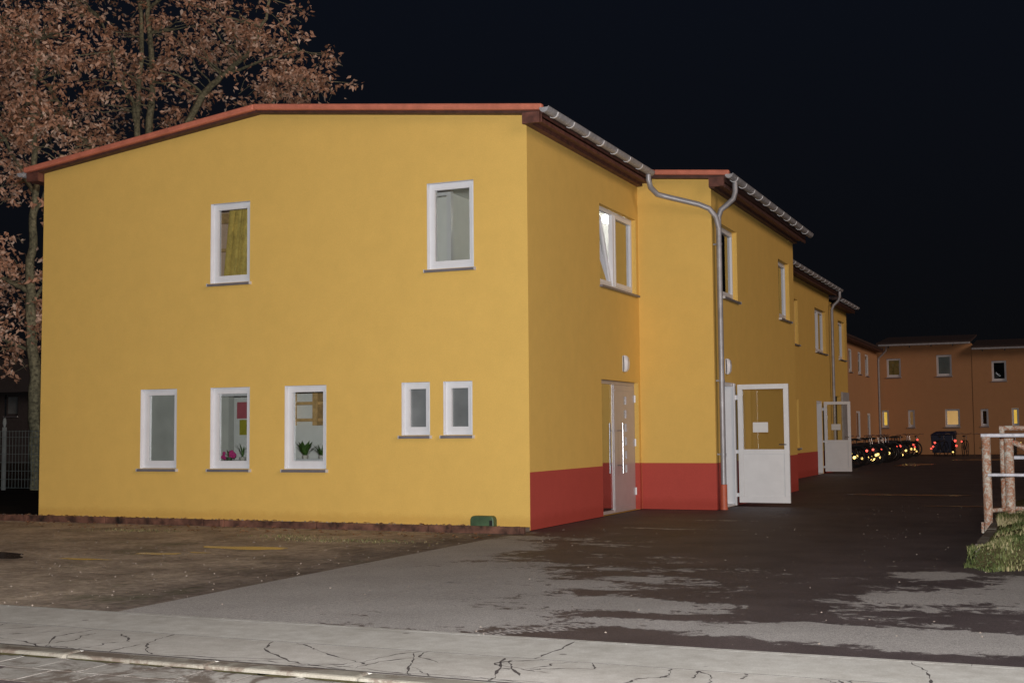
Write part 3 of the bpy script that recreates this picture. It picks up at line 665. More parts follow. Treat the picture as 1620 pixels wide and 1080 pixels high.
# fold curtain
cu = MB(); V, F = [], []
N_ = 60
for i in range(N_ + 1):
    x = -5.05 + .64 * i / N_; y = .36 + .035 * math.sin(i * .9) + .012 * math.sin(i * 2.3)
    V += [Vector((x - .16, y, 3.35)) + Vector((0, 0, 0)), Vector((x, y, 5.0))]
for i in range(N_): F.append((2 * i, 2 * i + 2, 2 * i + 3, 2 * i + 1))
cu.add(V, F, True); o = cu.build('curtain', 'curtain', None, org=Vector((-5.05, .36, 3.35)), recalc=False); tag(o, 'olive curtain hanging inside the left upper window', 'curtain')
q = MB(); q.box(-5.94, -5.2, 1.22, 1.28, 4.22, 4.27); q.box(-5.94, -5.2, 1.22, 1.28, 4.68, 4.84); o = q.build('wall_board', 'wood', None, org=Vector((-5.6, 1.25, 4.2))); tag(o, 'wooden boards on the peach room wall seen beside the olive curtain', 'board')
for nm, mt, x0, x1, z0, z1, lb in (('poster', 'pink', -5.55, -5.26, 1.54, 1.80, 'pink poster on the room wall behind the middle ground floor window'), ('poster', 'olive', -5.50, -5.26, 1.28, 1.52, 'yellow green poster pinned below the pink poster')):
    q = MB(); q.box(x0, x1, 1.238, 1.248, z0, z1); o = q.build(nm, mt, None, org=Vector((x0, 1.24, z0))); tag(o, lb, 'poster')
cb = thing('cupboard', (-5.7, .7, .1), 'tall grey cupboard inside at the left of the middle ground floor window', 'cupboard')
q = MB(); q.box(-5.95, -5.26, .62, .76, .11, 2.1); q.build('carcass', 'blind', cb); q = MB(); q.box(-5.60, -5.245, .60, .618, .15, 2.06); q.build('cupboard_door', 'blind', cb); q = MB(); q.tube([(-5.38, .585, 1.28), (-5.38, .585, 1.40)], .008, 6); q.build('handle', 'paper', cb)
sh = thing('wall_shelf', (-4.2, 1.2, 1.4), 'pine wall shelf with two boards seen in the right large ground floor window', 'shelf')
q = MB()
for z in (1.48, 1.735): q = MB(); q.box(-4.43, -3.55, 1.04, 1.245, z, z + .045); q.build('shelf_board', 'wood', sh)
for x in (-4.48, -4.01, -3.54):
    q = MB(); q.box(x, x + (.045 if x < -4.2 else .09), 1.02, 1.246, 1.42, 2.1); q.build('upright', 'wood', sh)
# the room is wide enough for the shelf
def spiky(mb_, c, n_, L, up=.7, w_=.02):
    for i in range(n_):
        t_ = random.uniform(0, 2 * math.pi); l_ = L * random.uniform(.6, 1.05); sp = random.uniform(.15, .6)
        d = Vector((math.cos(t_) * sp, math.sin(t_) * sp * .6, up)).normalized(); a = Vector((-math.sin(t_), math.cos(t_), 0)) * w_
        p0 = Vector(c); p1 = p0 + d * l_ * .55; p2 = p0 + d * l_ + Vector((math.cos(t_), math.sin(t_) * .5, -.3)) * l_ * .22
        mb_.add([p0 - a * .6, p0 + a * .6, p1 + a, p1 - a, p2], [(0, 1, 2, 3), (3, 2, 4)])
def pot(c, mat, label, n_, L, w_, flowers=0, up=.7):
    t = thing('potted_plant', c, label, 'plant'); c = Vector(c)
    q = MB(); q.tube([c, c + Vector((0, 0, .05))], [.04, .05], 12); q.build('pot', mat, t)
    q = MB(); spiky(q, c + Vector((0, 0, .04)), n_, L, up, w_); q.build('leaves', 'plant', t, recalc=False)
    if flowers:
        q = MB()
        for _ in range(flowers): q.ball(c + Vector((random.uniform(-.12, .12), random.uniform(-.03, .03), random.uniform(.03, .13))), .028, seg=6, ri=4)
        q.build('flowers', 'flower', t)
st = MB(); st.box(-5.2, -4.40, .158, .42, .885, .905); o = st.build('window_board', 'white', A)
st = MB(); st.box(-3.90, -3.08, .158, .42, .905, .93); o = st.build('window_board', 'white', A)
pot((-4.98, .26, .906), 'green_box', 'pink flowering pot plant inside the middle ground floor window', 8, .14, .02, 16)
pot((-4.74, .26, .906), 'potm', 'dark spiky pot plant right of the pink flowers in the window', 9, .26, .010, 0, 1.1)
pot((-3.66, .28, .931), 'potm', 'broad leaved green pot plant standing below the shelf in the window', 20, .30, .030, up=.5)
pot((-3.38, .28, .931), 'potm', 'low bushy pot plant right of the broad leaved one', 44, .22, .010, up=.35)
# inner door seen in the upper right window
idr = thing('inner_door', (-2.1, 1.2, 3.1), 'pale inner door standing ajar behind the right upper window', 'door')
q = MB(); q.box(-2.62, -1.79, 1.20, 1.24, 3.12, 4.78); q.build('door_leaf', 'room', idr); q = MB(); q.box(-1.79, -1.72, 1.18, 1.26, 3.11, 4.90); q.box(-2.66, -1.79, 1.18, 1.26, 4.80, 4.88); q.build('door_frame', 'white', idr)
q = MB(); q.tube([(-2.0, 1.195, 4.26), (-2.0, 1.15, 4.26), (-1.95, 1.15, 4.20)], .012, 6); q.build('handle', 'steel', idr)

# ------------------------------------------------------------ ground
def struct(o, nm=None): o['kind'] = 'structure'; return o
g = MB(); g.quad((-260, -120, -.06), (260, -120, -.06), (260, 320, -.06), (-260, 320, -.06)); struct(g.build('ground', 'earth', None, recalc=False))
g = MB(); g.quad((-60, -8.02, -.012), (.02, -8.02, -.012), (.02, .02, -.012), (-60, .02, -.012)); struct(g.build('gravel_yard', 'gravel', None, recalc=False))
g = MB(); g.quad((-60, .02, -.02), (-8.43, .02, -.02), (-8.43, 45, -.02), (-60, 45, -.02)); struct(g.build('back_yard', 'earth', None, recalc=False))
# drive: fine grid that carries where the wet asphalt has dried
DR = [(.85, -6.3, 1.75, 2.7, 1), (.35, -3.0, .75, 2.2, .85), (.5, -.9, .9, .35, .55), (2.65, -5.2, .45, .40, .8), (2.9, -4.7, .40, .22, .7), (2.35, -7.3, 1.0, .7, .9), (3.25, -6.3, .85, .42, .95),
      (3.75, -7.1, .8, .22, .8), (4.2, -7.25, .5, .12, .8), (5.55, -7.2, 1.25, .42, 1.1), (5.45, -5.2, .45, .42, .95), (5.40, -3.6, .35, .40, .85), (6.35, -4.6, .55, 1.1, 1.0), (2.4, -5.2, 2.6, 2.8, .40), (5.6, -5.4, 1.4, 2.6, .40), (1.0, -1.6, 2.0, 1.6, .33), (1.6, .9, .9, .12, .6), (1.9, 2.6, .8, .12, .5), (1.5, -1.6, .7, .18, .55)]
def dryv(x, y):
    v = -.35
    for cx, cy, rx, ry, k in DR:
        q = ((x - cx) / rx) ** 2 + ((y - cy) / ry) ** 2
        v = max(v, k * 1.15 * math.exp(-q * .75) - .02 if q < 4 else -.3)
    if -7.98 < y < -7.80 and x > 2.2: v -= .0
    return v
xs = [i * .1 for i in range(0, 91)]; ys = [-8.02 + i * .1 for i in range(0, 141)]
me = bpy.data.meshes.new('drive'); vs = [(x, y, -.006) for y in ys for x in xs]; nx = len(xs)
fs = [(j * nx + i, j * nx + i + 1, (j + 1) * nx + i + 1, (j + 1) * nx + i) for j in range(len(ys) - 1) for i in range(nx - 1)]
me.from_pydata(vs, [], fs); a_ = me.attributes.new('dry', 'FLOAT', 'POINT'); a_.data.foreach_set('value', [dryv(x, y) for x, y, z in vs]); me.materials.append(M['asphalt'])
o = bpy.data.objects.new('drive', me); COL.objects.link(o); struct(o)
g = MB(); x2, y2 = 9.0, 5.98
g.quad((x2, -8.02, -.006), (60, -8.02, -.006), (60, y2, -.006), (x2, y2, -.006)); g.quad((-2.0, y2, -.006), (60, y2, -.006), (60, 49.7, -.006), (-2.0, 49.7, -.006))
struct(g.build('yard_asphalt', 'asphalt', None, recalc=False, attr=('dry', 'POINT', [-.6] * 8)))
# pavement, its joints and cracks, kerb, gutter slabs, road
g = MB(); g.box(-60, 60, -8.72, -8.06, -.05, 0); struct(g.build('pavement', 'walk', None))
g = MB(); g.box(-60, 60, -9.425, -8.7205, -.05, -.0005); struct(g.build('pavement_strip', 'walk2', None))
g = MB(); x = -60
while x < 60: g.box(x + .002, x + 1.0 - .002, -8.0595, -8.015, -.05, .0015); x += 1.0
struct(g.build('pavement_edging', 'walk', None))
g = MB(); x = -60
while x < 60: g.box(x + .004, x + 1.0 - .004, -9.585, -9.426, -.10, .003 + random.uniform(0, .003)); x += 1.0
struct(g.build('kerb', 'kerb', None, bevel=.018))
g = MB()
for k, (ya, yb) in enumerate(((-9.90, -9.60), (-10.22, -9.91))):
    x = -60 + .17 * k
    while x < 60:
        L_ = .33; 
        if not (k == 1 and random.random() < .25): g.box(x + .006, x + L_ - .006, ya, yb, -.10, -.0205 + random.uniform(-.0008, .0012))
        x += L_
struct(g.build('gutter_slabs', 'paver', None))
g = MB(); x = -6
while x < 8:
    w_ = random.uniform(.02, .07); L_ = random.uniform(.1, .5); g.quad((x, -9.588, -.0155), (x + L_, -9.588, -.0155), (x + L_ * .8, -9.588 - w_, -.0155), (x + L_ * .2, -9.588 - w_ * .8, -.0155)); x += L_ * random.uniform(.7, 1.3)
struct(g.build('kerb_dirt', 'bedsoil', None, recalc=False))
g = MB(); g.quad((-60, -40, -.022), (60, -40, -.022), (60, -9.58, -.022), (-60, -9.58, -.022)); struct(g.build('road', 'asphalt', None, recalc=False, attr=('dry', 'POINT', [.3] * 4)))
g = MB(); g.quad((-60, -8.726, .0012), (60, -8.726, .0012), (60, -8.716, .0012), (-60, -8.716, .0012)); g.quad((-60, -9.425, .0012), (60, -9.425, .0012), (60, -9.40, .0012), (-60, -9.40, .0012)); g.quad((-60, -8.066, .0020), (60, -8.066, .0020), (60, -8.058, .0020), (-60, -8.058, .0020)); g.quad((-60, -8.03, -.0045), (60, -8.03, -.0045), (60, -7.995, -.0045), (-60, -7.995, -.0045)); x = -8.0
while x < 9:
    L_ = random.uniform(.05, .25); w_ = random.uniform(.004, .035); g.quad((x, -9.428, .0013), (x + L_, -9.428, .0013), (x + L_ * .85, -9.428 + w_, .0013), (x + L_ * .3, -9.428 + w_ * random.uniform(.5, 1.2), .0013)); x += L_ * .9
struct(g.build('pavement_joints', 'crack', None, recalc=False))
cracks = [[(0.14, -9.24), (0.41, -9.29), (0.61, -9.40)], [(0.66, -9.39), (0.45, -9.06), (0.46, -8.9), (.5, -8.73)], [(0.66, -9.39), (0.78, -9.36), (0.9, -9.40)],
 [(1.17, -9.39), (1.17, -9.21), (1.2, -9.07), (1.14, -8.89), (1.13, -8.73)], [(1.2, -9.07), (1.36, -9.28), (1.48, -9.38)], [(1.9, -8.74), (2.0, -8.99), (2.32, -9.24), (2.51, -9.34), (2.72, -9.26), (2.8, -9.12), (2.86, -8.86), (2.95, -8.73)],
 [(2.53, -9.33), (2.71, -9.38), (2.8, -9.27)], [(2.94, -8.80), (3.05, -9.03), (3.11, -9.21), (3.22, -9.39)], [(3.15, -9.2), (3.25, -9.3), (3.34, -9.39)], [(2.84, -9.34), (2.88, -9.12), (2.99, -8.94)],
 [(3.5, -8.75), (3.59, -9.03), (3.68, -9.29), (3.7, -9.39)], [(3.6, -9.05), (3.67, -9.06)], [(3.56, -8.81), (3.64, -8.99), (3.79, -9.21)], [(4.3, -9.3), (4.4, -9.16), (4.4, -9.05), (4.55, -8.96)], [(4.48, -8.73), (4.53, -8.87), (4.51, -9.01)],
 [(4.65, -8.73), (4.67, -8.95)], [(4.65, -8.75), (4.75, -8.84), (4.79, -9.03), (4.75, -9.2)], [(4.89, -8.73), (4.92, -8.78), (4.91, -8.88)], [(5.3, -8.73), (5.38, -8.80), (5.37, -8.91)], [(5.4, -8.73), (5.42, -8.85)],
 [(5.45, -8.73), (5.47, -8.85)], [(5.68, -8.07), (5.79, -8.31), (5.83, -8.55), (5.85, -8.71)], [(5.33, -8.85), (5.51, -8.79)], [(-.6, -9.3), (-.3, -9.2), (.14, -9.24)], [(-.3, -9.2), (-.1, -8.9), (.1, -8.74)], [(1.48, -9.38), (1.9, -9.33), (2.32, -9.24)], [(-1.2, -8.74), (-1.1, -9.1), (-.8, -9.39)], [(3.68, -8.07), (3.69, -8.4), (3.67, -8.71)]]
for _ in range(16):
    x0_ = random.uniform(-2.2, 7.5); y0_ = -8.73 if random.random() < .5 else -9.39; sg = -1 if y0_ > -9 else 1; P_ = [(x0_, y0_)]
    for k in range(random.randint(2, 5)): P_.append((P_[-1][0] + random.uniform(-.16, .22), max(-9.39, min(-8.73, P_[-1][1] + sg * random.uniform(.04, .18)))))
    cracks.append(P_)
for _ in range(9):
    x0_ = random.uniform(-2, 7); cracks.append([(x0_, -9.385), (x0_ + .2, -9.33 + random.uniform(-.03, .03)), (x0_ + .5, -9.35), (x0_ + .75, -9.39)])
g = MB()
for poly in cracks:
    pts = []
    for (xa, ya), (xb, yb) in zip(poly, poly[1:]):
        for k in range(5):
            t_ = k / 5; pts.append(Vector((xa + (xb - xa) * t_ + random.uniform(-.012, .012), ya + (yb - ya) * t_ + random.uniform(-.012, .012), .0012)))
    pts.append(Vector((*poly[-1], .0012))); L_, R__ = [], []
    for i, p in enumerate(pts):
        d = (pts[min(i + 1, len(pts) - 1)] - pts[max(i - 1, 0)]).normalized(); nrm = Vector((-d.y, d.x, 0)) * random.choice((.0015, .003, .004, .006, .010)); L_.append(p + nrm); R__.append(p - nrm)
    for i in range(len(pts) - 1): g.quad(L_[i], L_[i + 1], R__[i + 1], R__[i])
struct(g.build('pavement_cracks', 'crack', None, recalc=False))
tk = MB()
for line in ([(1.02, -8.0), (1.28, -7.3), (1.40, -6.5), (1.58, -5.5), (1.72, -4.9)], [(1.62, -8.0), (1.80, -7.3), (1.87, -6.6), (1.93, -6.0), (2.0, -5.4)], [(3.0, -8.0), (3.5, -7.4), (3.8, -7.0)]):
    for (xa, ya), (xb, yb) in zip(line, line[1:]):
        L_ = math.hypot(xb - xa, yb - ya); k = 0
        while k < L_:
            t_ = k / L_; cx, cy = xa + (xb - xa) * t_, ya + (yb - ya) * t_; dx, dy = (xb - xa) / L_, (yb - ya) / L_; sk = random.uniform(-.01, .01)
            if random.random() < .82:
                for sd in (-.045, .045): tk.quad(*[(cx - dy * (sd + a) + dx * (b + sk + abs(a) * .3), cy + dx * (sd + a) + dy * (b + sk), -.0045) for a, b in ((-.032, -.011), (.032, -.011), (.032, .011), (-.032, .011))])
            k += .042
struct(tk.build('tyre_marks', 'tread', None, recalc=False))
# puddles
def puddle(cx, cy, rx, ry, seed, z=-.0015):
    rnd = random.Random(seed); n_ = 60; ph = [rnd.uniform(0, 6.3) for _ in range(5)]
    P = []
    for i in range(n_):
        t_ = 2 * math.pi * i / n_; k = 1 + sum(math.sin(t_ * (j + 2) + ph[j]) * .16 / (j * .5 + 1) for j in range(5)); P.append((cx + rx * k * math.cos(t_), cy + ry * k * math.sin(t_), z))
    g = MB(); g.quad(*P); struct(g.build('puddle', 'water', None, recalc=False))
for i, p in enumerate([(-2.2, -3.25, .62, .16), (-2.72, -4.15, .24, .13), (-3.1, -4.9, .30, .07), (-4.6, -4.9, .6, .36), (-2.35, -3.9, .12, .05)]): puddle(*p, i, -.008)
for i, p in enumerate([(3.7, 10.4, 1.2, .22), (3.3, 39, .9, 1.0), (1.45, 31.5, .6, 1.6), (5.0, 6.9, .8, .10)]): puddle(*p, 20 + i, -.001)

# gravel strip, edging board, green box at the foot of the facade
g = MB(); g.box(-9.6, -.005, -.42, -.002, -.05, .045); struct(g.build('gravel_strip', 'gravel', None))
eb = MB(); x = -9.8; i = 0
while x < .1:
    L_ = min(random.uniform(1.3, 1.9), .12 - x)
    if L_ < .2: break
    eb.box(x + .006, x + L_ - .006, -.475 + random.uniform(-.008, .008), -.425, -.04, .078 + random.uniform(-.008, .006)); x += L_
for x in (-8.2, -6.4, -4.55, -2.7, -.95, .03): eb.box(x - .03, x + .03, -.51, -.478, -.04, .088)
o = eb.build('edging_board', 'board', None, org=Vector((-4.8, -.45, 0)), bevel=.006); tag(o, 'long weathered brown timber edging along the foot of the yellow front wall', 'edging')
gb = MB(); prof = [(-.17, .0), (-.17, .10), (-.155, .135), (-.13, .15), (.13, .15), (.155, .135), (.17, .10), (.17, 0)]
V = [Vector((-.585 + x, y, .045 + z)) for y in (-.26, -.14) for x, z in prof]; n_ = len(prof)
gb.add(V, [tuple(range(n_)), tuple(range(2 * n_ - 1, n_ - 1, -1))] + [(k, (k + 1) % n_, n_ + (k + 1) % n_, n_ + k) for k in range(n_)])
t = thing('bait_box', (-.585, -.2, .045), 'small rounded dark green plastic box on the gravel strip near the house corner', 'box')
gb.build('casing', 'green_box', t, bevel=.012); q = MB(); q.box(-.47, -.43, -.268, -.262, .07, .14); q.build('catch', 'black', t)

def scatter(name, mat, n_, fn, label, cat, attr=True):
    g = MB(); tv = []
    for _ in range(n_):
        vs, fs = fn(); g.add(vs, fs); t0 = min(1, max(0, .5 + 1.1 * noise.noise(vs[0] * 2.2) + random.gauss(0, .22))) if name == 'grass' else random.random(); tv += [t0] * len(fs)
    o = g.build(name, mat, None, recalc=False, attr=('tint', 'FACE', tv)); o['kind'] = 'stuff'; tag(o, label, cat); return o
def peb(x, y, z, s):
    P = []
    for k in range(6):
        t_ = k * math.pi / 3 + random.uniform(-.3, .3); P.append(Vector((x + math.cos(t_) * s * random.uniform(.7, 1.2), y + math.sin(t_) * s * random.uniform(.6, 1.1), z)))
    T = Vector((x, y, z + s * random.uniform(.5, .9)))
    return P + [T], [(k, (k + 1) % 6, 6) for k in range(6)]
scatter('pebbles', 'stone', 900, lambda: peb(random.uniform(-9.5, -.02), random.uniform(-.40, -.02), .045, random.uniform(.008, .026)), 'brown and pale pebbles of the strip between edging board and wall', 'pebbles')
scatter('yard_stones', 'stone', 900, lambda: peb(random.uniform(-11, .0), -random.random() ** .8 * 7.6 - .5, -.012, random.uniform(.004, .014)), 'small pale stones strewn over the brown yard', 'stones')
scatter('drive_grit', 'stone', 260, lambda: peb(random.uniform(.2, 6.8), random.uniform(-8, 9), -.006, random.uniform(.005, .012)), 'pale specks of grit lying on the wet drive', 'grit')
def fleaf():
    x, y = (random.uniform(-9.7, -.1), random.uniform(-.42, -.03)) if random.random() < .6 else (random.uniform(-10, 0), random.uniform(-1.4, -.5))
    z = (.052 if y > -.43 else -.008); s = random.uniform(.02, .045); a = random.uniform(0, 6.3); c, d = math.cos(a) * s, math.sin(a) * s
    return [Vector((x - c, y - d, z)), Vector((x + d * .5, y - c * .5, z + s * .5)), Vector((x + c, y + d, z + s * .25)), Vector((x - d * .5, y + c * .5, z + s * .35))], [(0, 1, 2, 3)]
scatter('fallen_leaves', 'litter', 420, fleaf, 'dry brown leaves lying along the foot of the front wall', 'leaves')
def blade(x, y, z, hgt, w_=.006):
    a = random.uniform(0, 6.3); l_ = random.uniform(.2, .7) * hgt; c, s_ = math.cos(a), math.sin(a); q = Vector((-s_, c, 0)) * w_
    p = Vector((x, y, z)); m1 = p + Vector((c * l_ * .35, s_ * l_ * .35, hgt * .6)); e = p + Vector((c * l_, s_ * l_, hgt * random.uniform(.75, 1)))
    return [p - q, p + q, m1 + q * .7, m1 - q * .7, e], [(0, 1, 2, 3), (3, 2, 4)]
def weeds():
    cx, cy = random.choice([(-2.0, -2.1), (-1.2, -2.0), (-2.6, -1.7), (-5.2, -1.5)]); return blade(random.gauss(cx, .35), random.gauss(cy, .13), -.012, random.uniform(.01, .03), .004)
scatter('weeds', 'grass', 900, weeds, 'thin green weeds growing in the gravel before the front wall', 'weeds')

# ------------------------------------------------------------ raised bed with grass, right
bx0, bx1, by0, by1, bh = 5.66, 9.0, -2.9, 6.0, .17
bed = thing('raised_bed', (bx0, by0, 0), 'raised grassy bed edged with weathered concrete kerb at the right edge', 'planting bed')
q = MB()
y = by0 + .62
while y < by1: q.box(bx0, bx0 + .10, y + .004, min(y + 1.0, by1) - .004, -.05, bh + random.uniform(-.004, .004)); y += 1.0
q.build('kerb_edge', 'kerb', bed, bevel=.012)
def bedz(x, y):
    e = max(0, min(1, (y - by0 - .10 * math.sin(x * 5)) / .55)); e = e * e * (3 - 2 * e); k = max(0, min(1, (x - bx0 + .05) / .5))
    return -.03 + (bh + .02) * e * (.7 + .3 * k) + (.10 * k + .05 * noise.noise(Vector((x * 2, y * 2, 0)))) * e
q = MB(); nx_, ny_ = 24, 50; V = []
for j in range(ny_ + 1):
    for i in range(nx_ + 1):
        x = bx0 + .1 + (bx1 - bx0 - .1) * i / nx_; y = by0 + (by1 - by0) * (j / ny_) ** 1.6
        x -= .14 * max(0, 1 - (y - by0) / .6) * (1 - i / nx_)
        V.append((x, y, bedz(x, y)))
q.add(V, [(j * (nx_ + 1) + i, j * (nx_ + 1) + i + 1, (j + 1) * (nx_ + 1) + i + 1, (j + 1) * (nx_ + 1) + i) for j in range(ny_) for i in range(nx_)], True); q.build('soil', 'bedsoil', bed)
def bgrass():
    r_ = random.random()
    if r_ < .62: x, y = random.uniform(bx0 + .13, 7.4), random.uniform(by0 + .10, 3.0); z = bedz(x, y) - .004; hh = random.uniform(.015, .055)
    elif r_ < .90: x = random.uniform(bx0 - .06, 7.2); y = by0 + .55 - random.random() ** 1.5 * (.56 + .42 * noise.noise(Vector((x * 2.3, 0, 5))) + .06 * math.sin(x * 23)); z = max(-.008, bedz(x, y)); hh = random.uniform(.015, .055) * (1 + .5 * math.sin(x * 17 + 1))   # tufts spilling over the front edge
    else: x, y = max(5.76, random.gauss(5.90, .09)), random.gauss(.55, .18); z = bh; hh = random.uniform(.06, .16)                   # tuft at the railing foot
    return blade(x, y, z, hh, .005)
scatter('grass', 'grass', 13000, bgrass, 'green and straw coloured grass on the raised bed at the right edge', 'grass')

# ------------------------------------------------------------ railings
ra = thing('railing', (5.62, .8, 0), 'nearer rusty white railing post with two smooth white rails, on the raised bed', 'railing', 'rusty railings beside the drive')
q = MB(); q.tube([(5.625, .8, -.02), (5.625, .8, 1.19)], .052, 16); q.build('post', 'rusty', ra)
q = MB(); q.tube([(5.57, .8, 1.205), (9.0, .8, 1.205)], .024, 12); q.build('rail', 'rail', ra)
q = MB(); q.tube([(5.64, .745, .735), (9.0, .745, .735)], .020, 12); q.build('rail', 'rail', ra)
q = MB(); q.tube([(5.67, .8, .31), (5.86, 1.1, .31)], .026, 10); q.build('stub_rail', 'rusty', ra)
q = MB(); q.box(5.545, 5.572, .77, .83, .04, .17); q.build('lug', 'rusty', ra)
q = MB(); q.tube([(7.9, .8, .1), (7.9, .8, 1.19)], .052, 16); q.build('post', 'rusty', ra)
rb = thing('gate_frame', (5.85, 1.3, 0), 'rusty white gate frame with a thick post and diagonal brace, behind the nearer railing', 'gate')
q = MB(); q.tube([(5.865, 1.15, .0), (5.865, 1.15, 1.165)], .056, 16); q.build('post', 'rusty', rb)
q = MB(); q.tube([(5.76, 1.9, .28), (5.76, 1.9, 1.285)], .034, 12); q.tube([(5.73, 1.9, 1.29), (9.0, 1.9, 1.29)], .034, 12); q.tube([(5.76, 1.9, .27), (9.0, 1.9, .27)], .030, 12); q.build('frame', 'rusty', rb)
q = MB(); q.tube([(5.92, 1.2, 1.12), (6.95, 1.25, .55)], .034, 12); q.build('brace', 'rusty', rb)
q = MB(); q.tube([(5.90, 1.3, .93), (9.0, 1.3, .93)], .024, 12); q.build('rail', 'rail', rb)

# ------------------------------------------------------------ mesh fence, left
fe = thing('mesh_fence', (-17.0, 7.7, 0), 'pale galvanised wire mesh fence with a steel post at the left edge', 'fence')
for xa, xb in ((-16.95, -16.87), (-14.4, -14.34), (-19.5, -19.44)): q = MB(); q.box(xa, xb, 7.66, 7.72, 0, 1.5); q.build('post', 'post', fe)
q = MB(); x = -22.0
while x < -11.5: q.box(x - .004, x + .004, 7.64, 7.648, .05, 1.42); x += .10
for z in (.06, .26, .46, .66, .86, 1.06, 1.26, 1.40): q.box(-22, -11.5, 7.630, 7.639, z - .005, z + .005)
q.build('wire_panel', 'fence', fe)
q = MB(); q.tube([(-16.91, 7.69, 1.50), (-16.91, 7.69, 1.60), (-16.91, 7.69, 1.72)], [.02, .05, .03], 8); q.build('post_cap', 'post', fe)

# ------------------------------------------------------------ trees
def limb(mb_, p0, p1, r0, r1, wob=.12, n_=6):
    p0, p1 = Vector(p0), Vector(p1); pts = []; L_ = (p1 - p0).length
    for i in range(n_ + 1):
        t_ = i / n_; o_ = Vector((random.uniform(-1, 1), random.uniform(-1, 1), random.uniform(-.4, .4))) * wob * L_ * .12 * math.sin(math.pi * t_)
        pts.append(p0.lerp(p1, t_) + o_)
    mb_.tube(pts, [r0 + (r1 - r0) * i / n_ for i in range(n_ + 1)], 7, cap=False); return pts
def tree(name, base, label, mains, blobs, yb, ydep, seed, dens):
    random.seed(seed)
    t = thing(name, base, label, 'tree', 'brown leaved oaks behind the house'); tr = MB(); tips = []
    allp = []
    for pts, r0, r1 in mains:
        P = [Vector(p) for p in pts]; n_ = len(P); P2 = []
        for i in range(n_ - 1):
            for k in range(4): P2.append(P[i].lerp(P[i + 1], k / 4) + Vector((random.uniform(-.03, .03), random.uniform(-.03, .03), 0)))
        P2.append(P[-1]); tr.tube(P2, [r0 + (r1 - r0) * (i / (len(P2) - 1)) ** .8 for i in range(len(P2))], 9, cap=False); allp += P2
    lv = MB(); tint = []
    cents = []
    for bx, bz, br in blobs:
        n_ = max(3, int(br * br * dens))
        for _ in range(n_):
            a = random.uniform(0, 6.283); r_ = br * math.sqrt(random.random()); y = yb + random.gauss(0, ydep)
            c = Vector((bx + r_ * math.cos(a), y, bz + r_ * math.sin(a)))
            if noise.noise(c * .9 + Vector((seed, 0, 0))) < -.05: continue
            cents.append(c)
    for c in cents:
        nb = min(allp, key=lambda p: (p - c).length + (0 if p.z < c.z + .3 else 2.0))
        if random.random() < .30: limb(tr, nb, c, max(.010, min(.05, (nb - c).length * .018)), .005, .9, 5)
        else:
            d = Vector((random.uniform(-1, 1), random.uniform(-1, 1), -.5)).normalized() * random.uniform(.2, .5); tr.tube([c + d, c + d * .4 + Vector((0, 0, .05)), c], [.007, .006, .004], 4, cap=False)
        nl = random.randint(13, 22); base_t = random.gauss(.5, .12); sp = random.uniform(.08, .17)
        for _ in range(nl):
            p = c + Vector((random.gauss(0, sp), random.gauss(0, sp), random.gauss(0, sp * .8)))
            s_ = random.uniform(.085, .135)
            u = Vector((random.uniform(-1, 1), random.uniform(-1, 1), random.uniform(-1.2, .4))).normalized(); v = u.cross(Vector((random.uniform(-1, 1), random.uniform(-1, 1), random.uniform(-1, 1)))).normalized(); n2 = u.cross(v) * s_ * random.uniform(-.3, .3)
            q = [p, p + u * s_ * .45 + v * s_ * .30 + n2, p + u * s_ * .8 + v * s_ * .22, p + u * s_ * 1.35, p + u * s_ * .75 - v * s_ * .26, p + u * s_ * .4 - v * s_ * .32 + n2]
            lv.add(q, [(0, 1, 2, 3), (0, 3, 4, 5)]); tt = min(1, max(0, random.gauss(base_t, .24))); tint += [tt, tt]
    tr.build('trunk', 'bark', t, recalc=False)
    lv.build('crown', 'leaf', t, recalc=False, attr=('tint', 'FACE', tint))
    return t
T2 = [(-12.26, 12.16, 0.91), (-11.09, 10.66, 0.69), (-11.96, 10.60, 0.66), (-12.96, 11.74, 0.59), (-13.87, 12.38, 0.76), (-14.27, 11.05, 0.93), (-15.52, 10.51, 0.86), (-17.06, 12.11, 1.05), (-16.31, 12.90, 0.96), (-18.64, 12.32, 0.89), (-17.48, 10.73, 0.70), (-20.26, 12.35, 0.82), (-21.21, 11.90, 0.92), (-15.12, 11.86, 0.77), (-10.90, 9.98, 0.46), (-11.5, 10.3, 0.6), (-12.45, 9.99, 0.50), (-19.86, 10.27, 0.99), (-21.41, 10.44, 0.92), (-21.74, 13.67, 0.56), (-18.14, 9.91, 0.88), (-19.35, 13.42, 0.54), (-12.97, 13.80, 1.01), (-14.93, 13.94, 1.03), (-16.88, 14.60, 1.41), (-19.14, 14.78, 1.26), (-21.54, 15.15, 1.11), (-16.02, 16.08, 1.57), (-18.95, 16.79, 1.45), (-13.90, 15.35, 1.02)]
T1 = [(-16.73, 8.37, 0.93), (-15.14, 8.06, 0.91), (-16.14, 8.78, 0.77), (-17.07, 5.75, 0.65), (-16.85, 4.80, 0.69), (-16.66, 3.72, 0.64), (-16.27, 5.69, 0.43), (-16.14, 4.61, 0.30), (-17.12, 7.47, 0.43), (-18.52, 5.52, 1.10), (-18.79, 7.45, 1.27), (-18.63, 9.36, 1.27), (-18.03, 10.58, 1.11), (-16.16, 9.88, 0.92), (-15.11, 6.68, 0.75), (-14.89, 5.30, 0.67), (-18.47, 3.94, 0.78), (-17.01, 3.12, 0.34), (-16.06, 3.69, 0.21), (-17.01, 11.25, 0.78), (-15.20, 10.85, 0.76)]
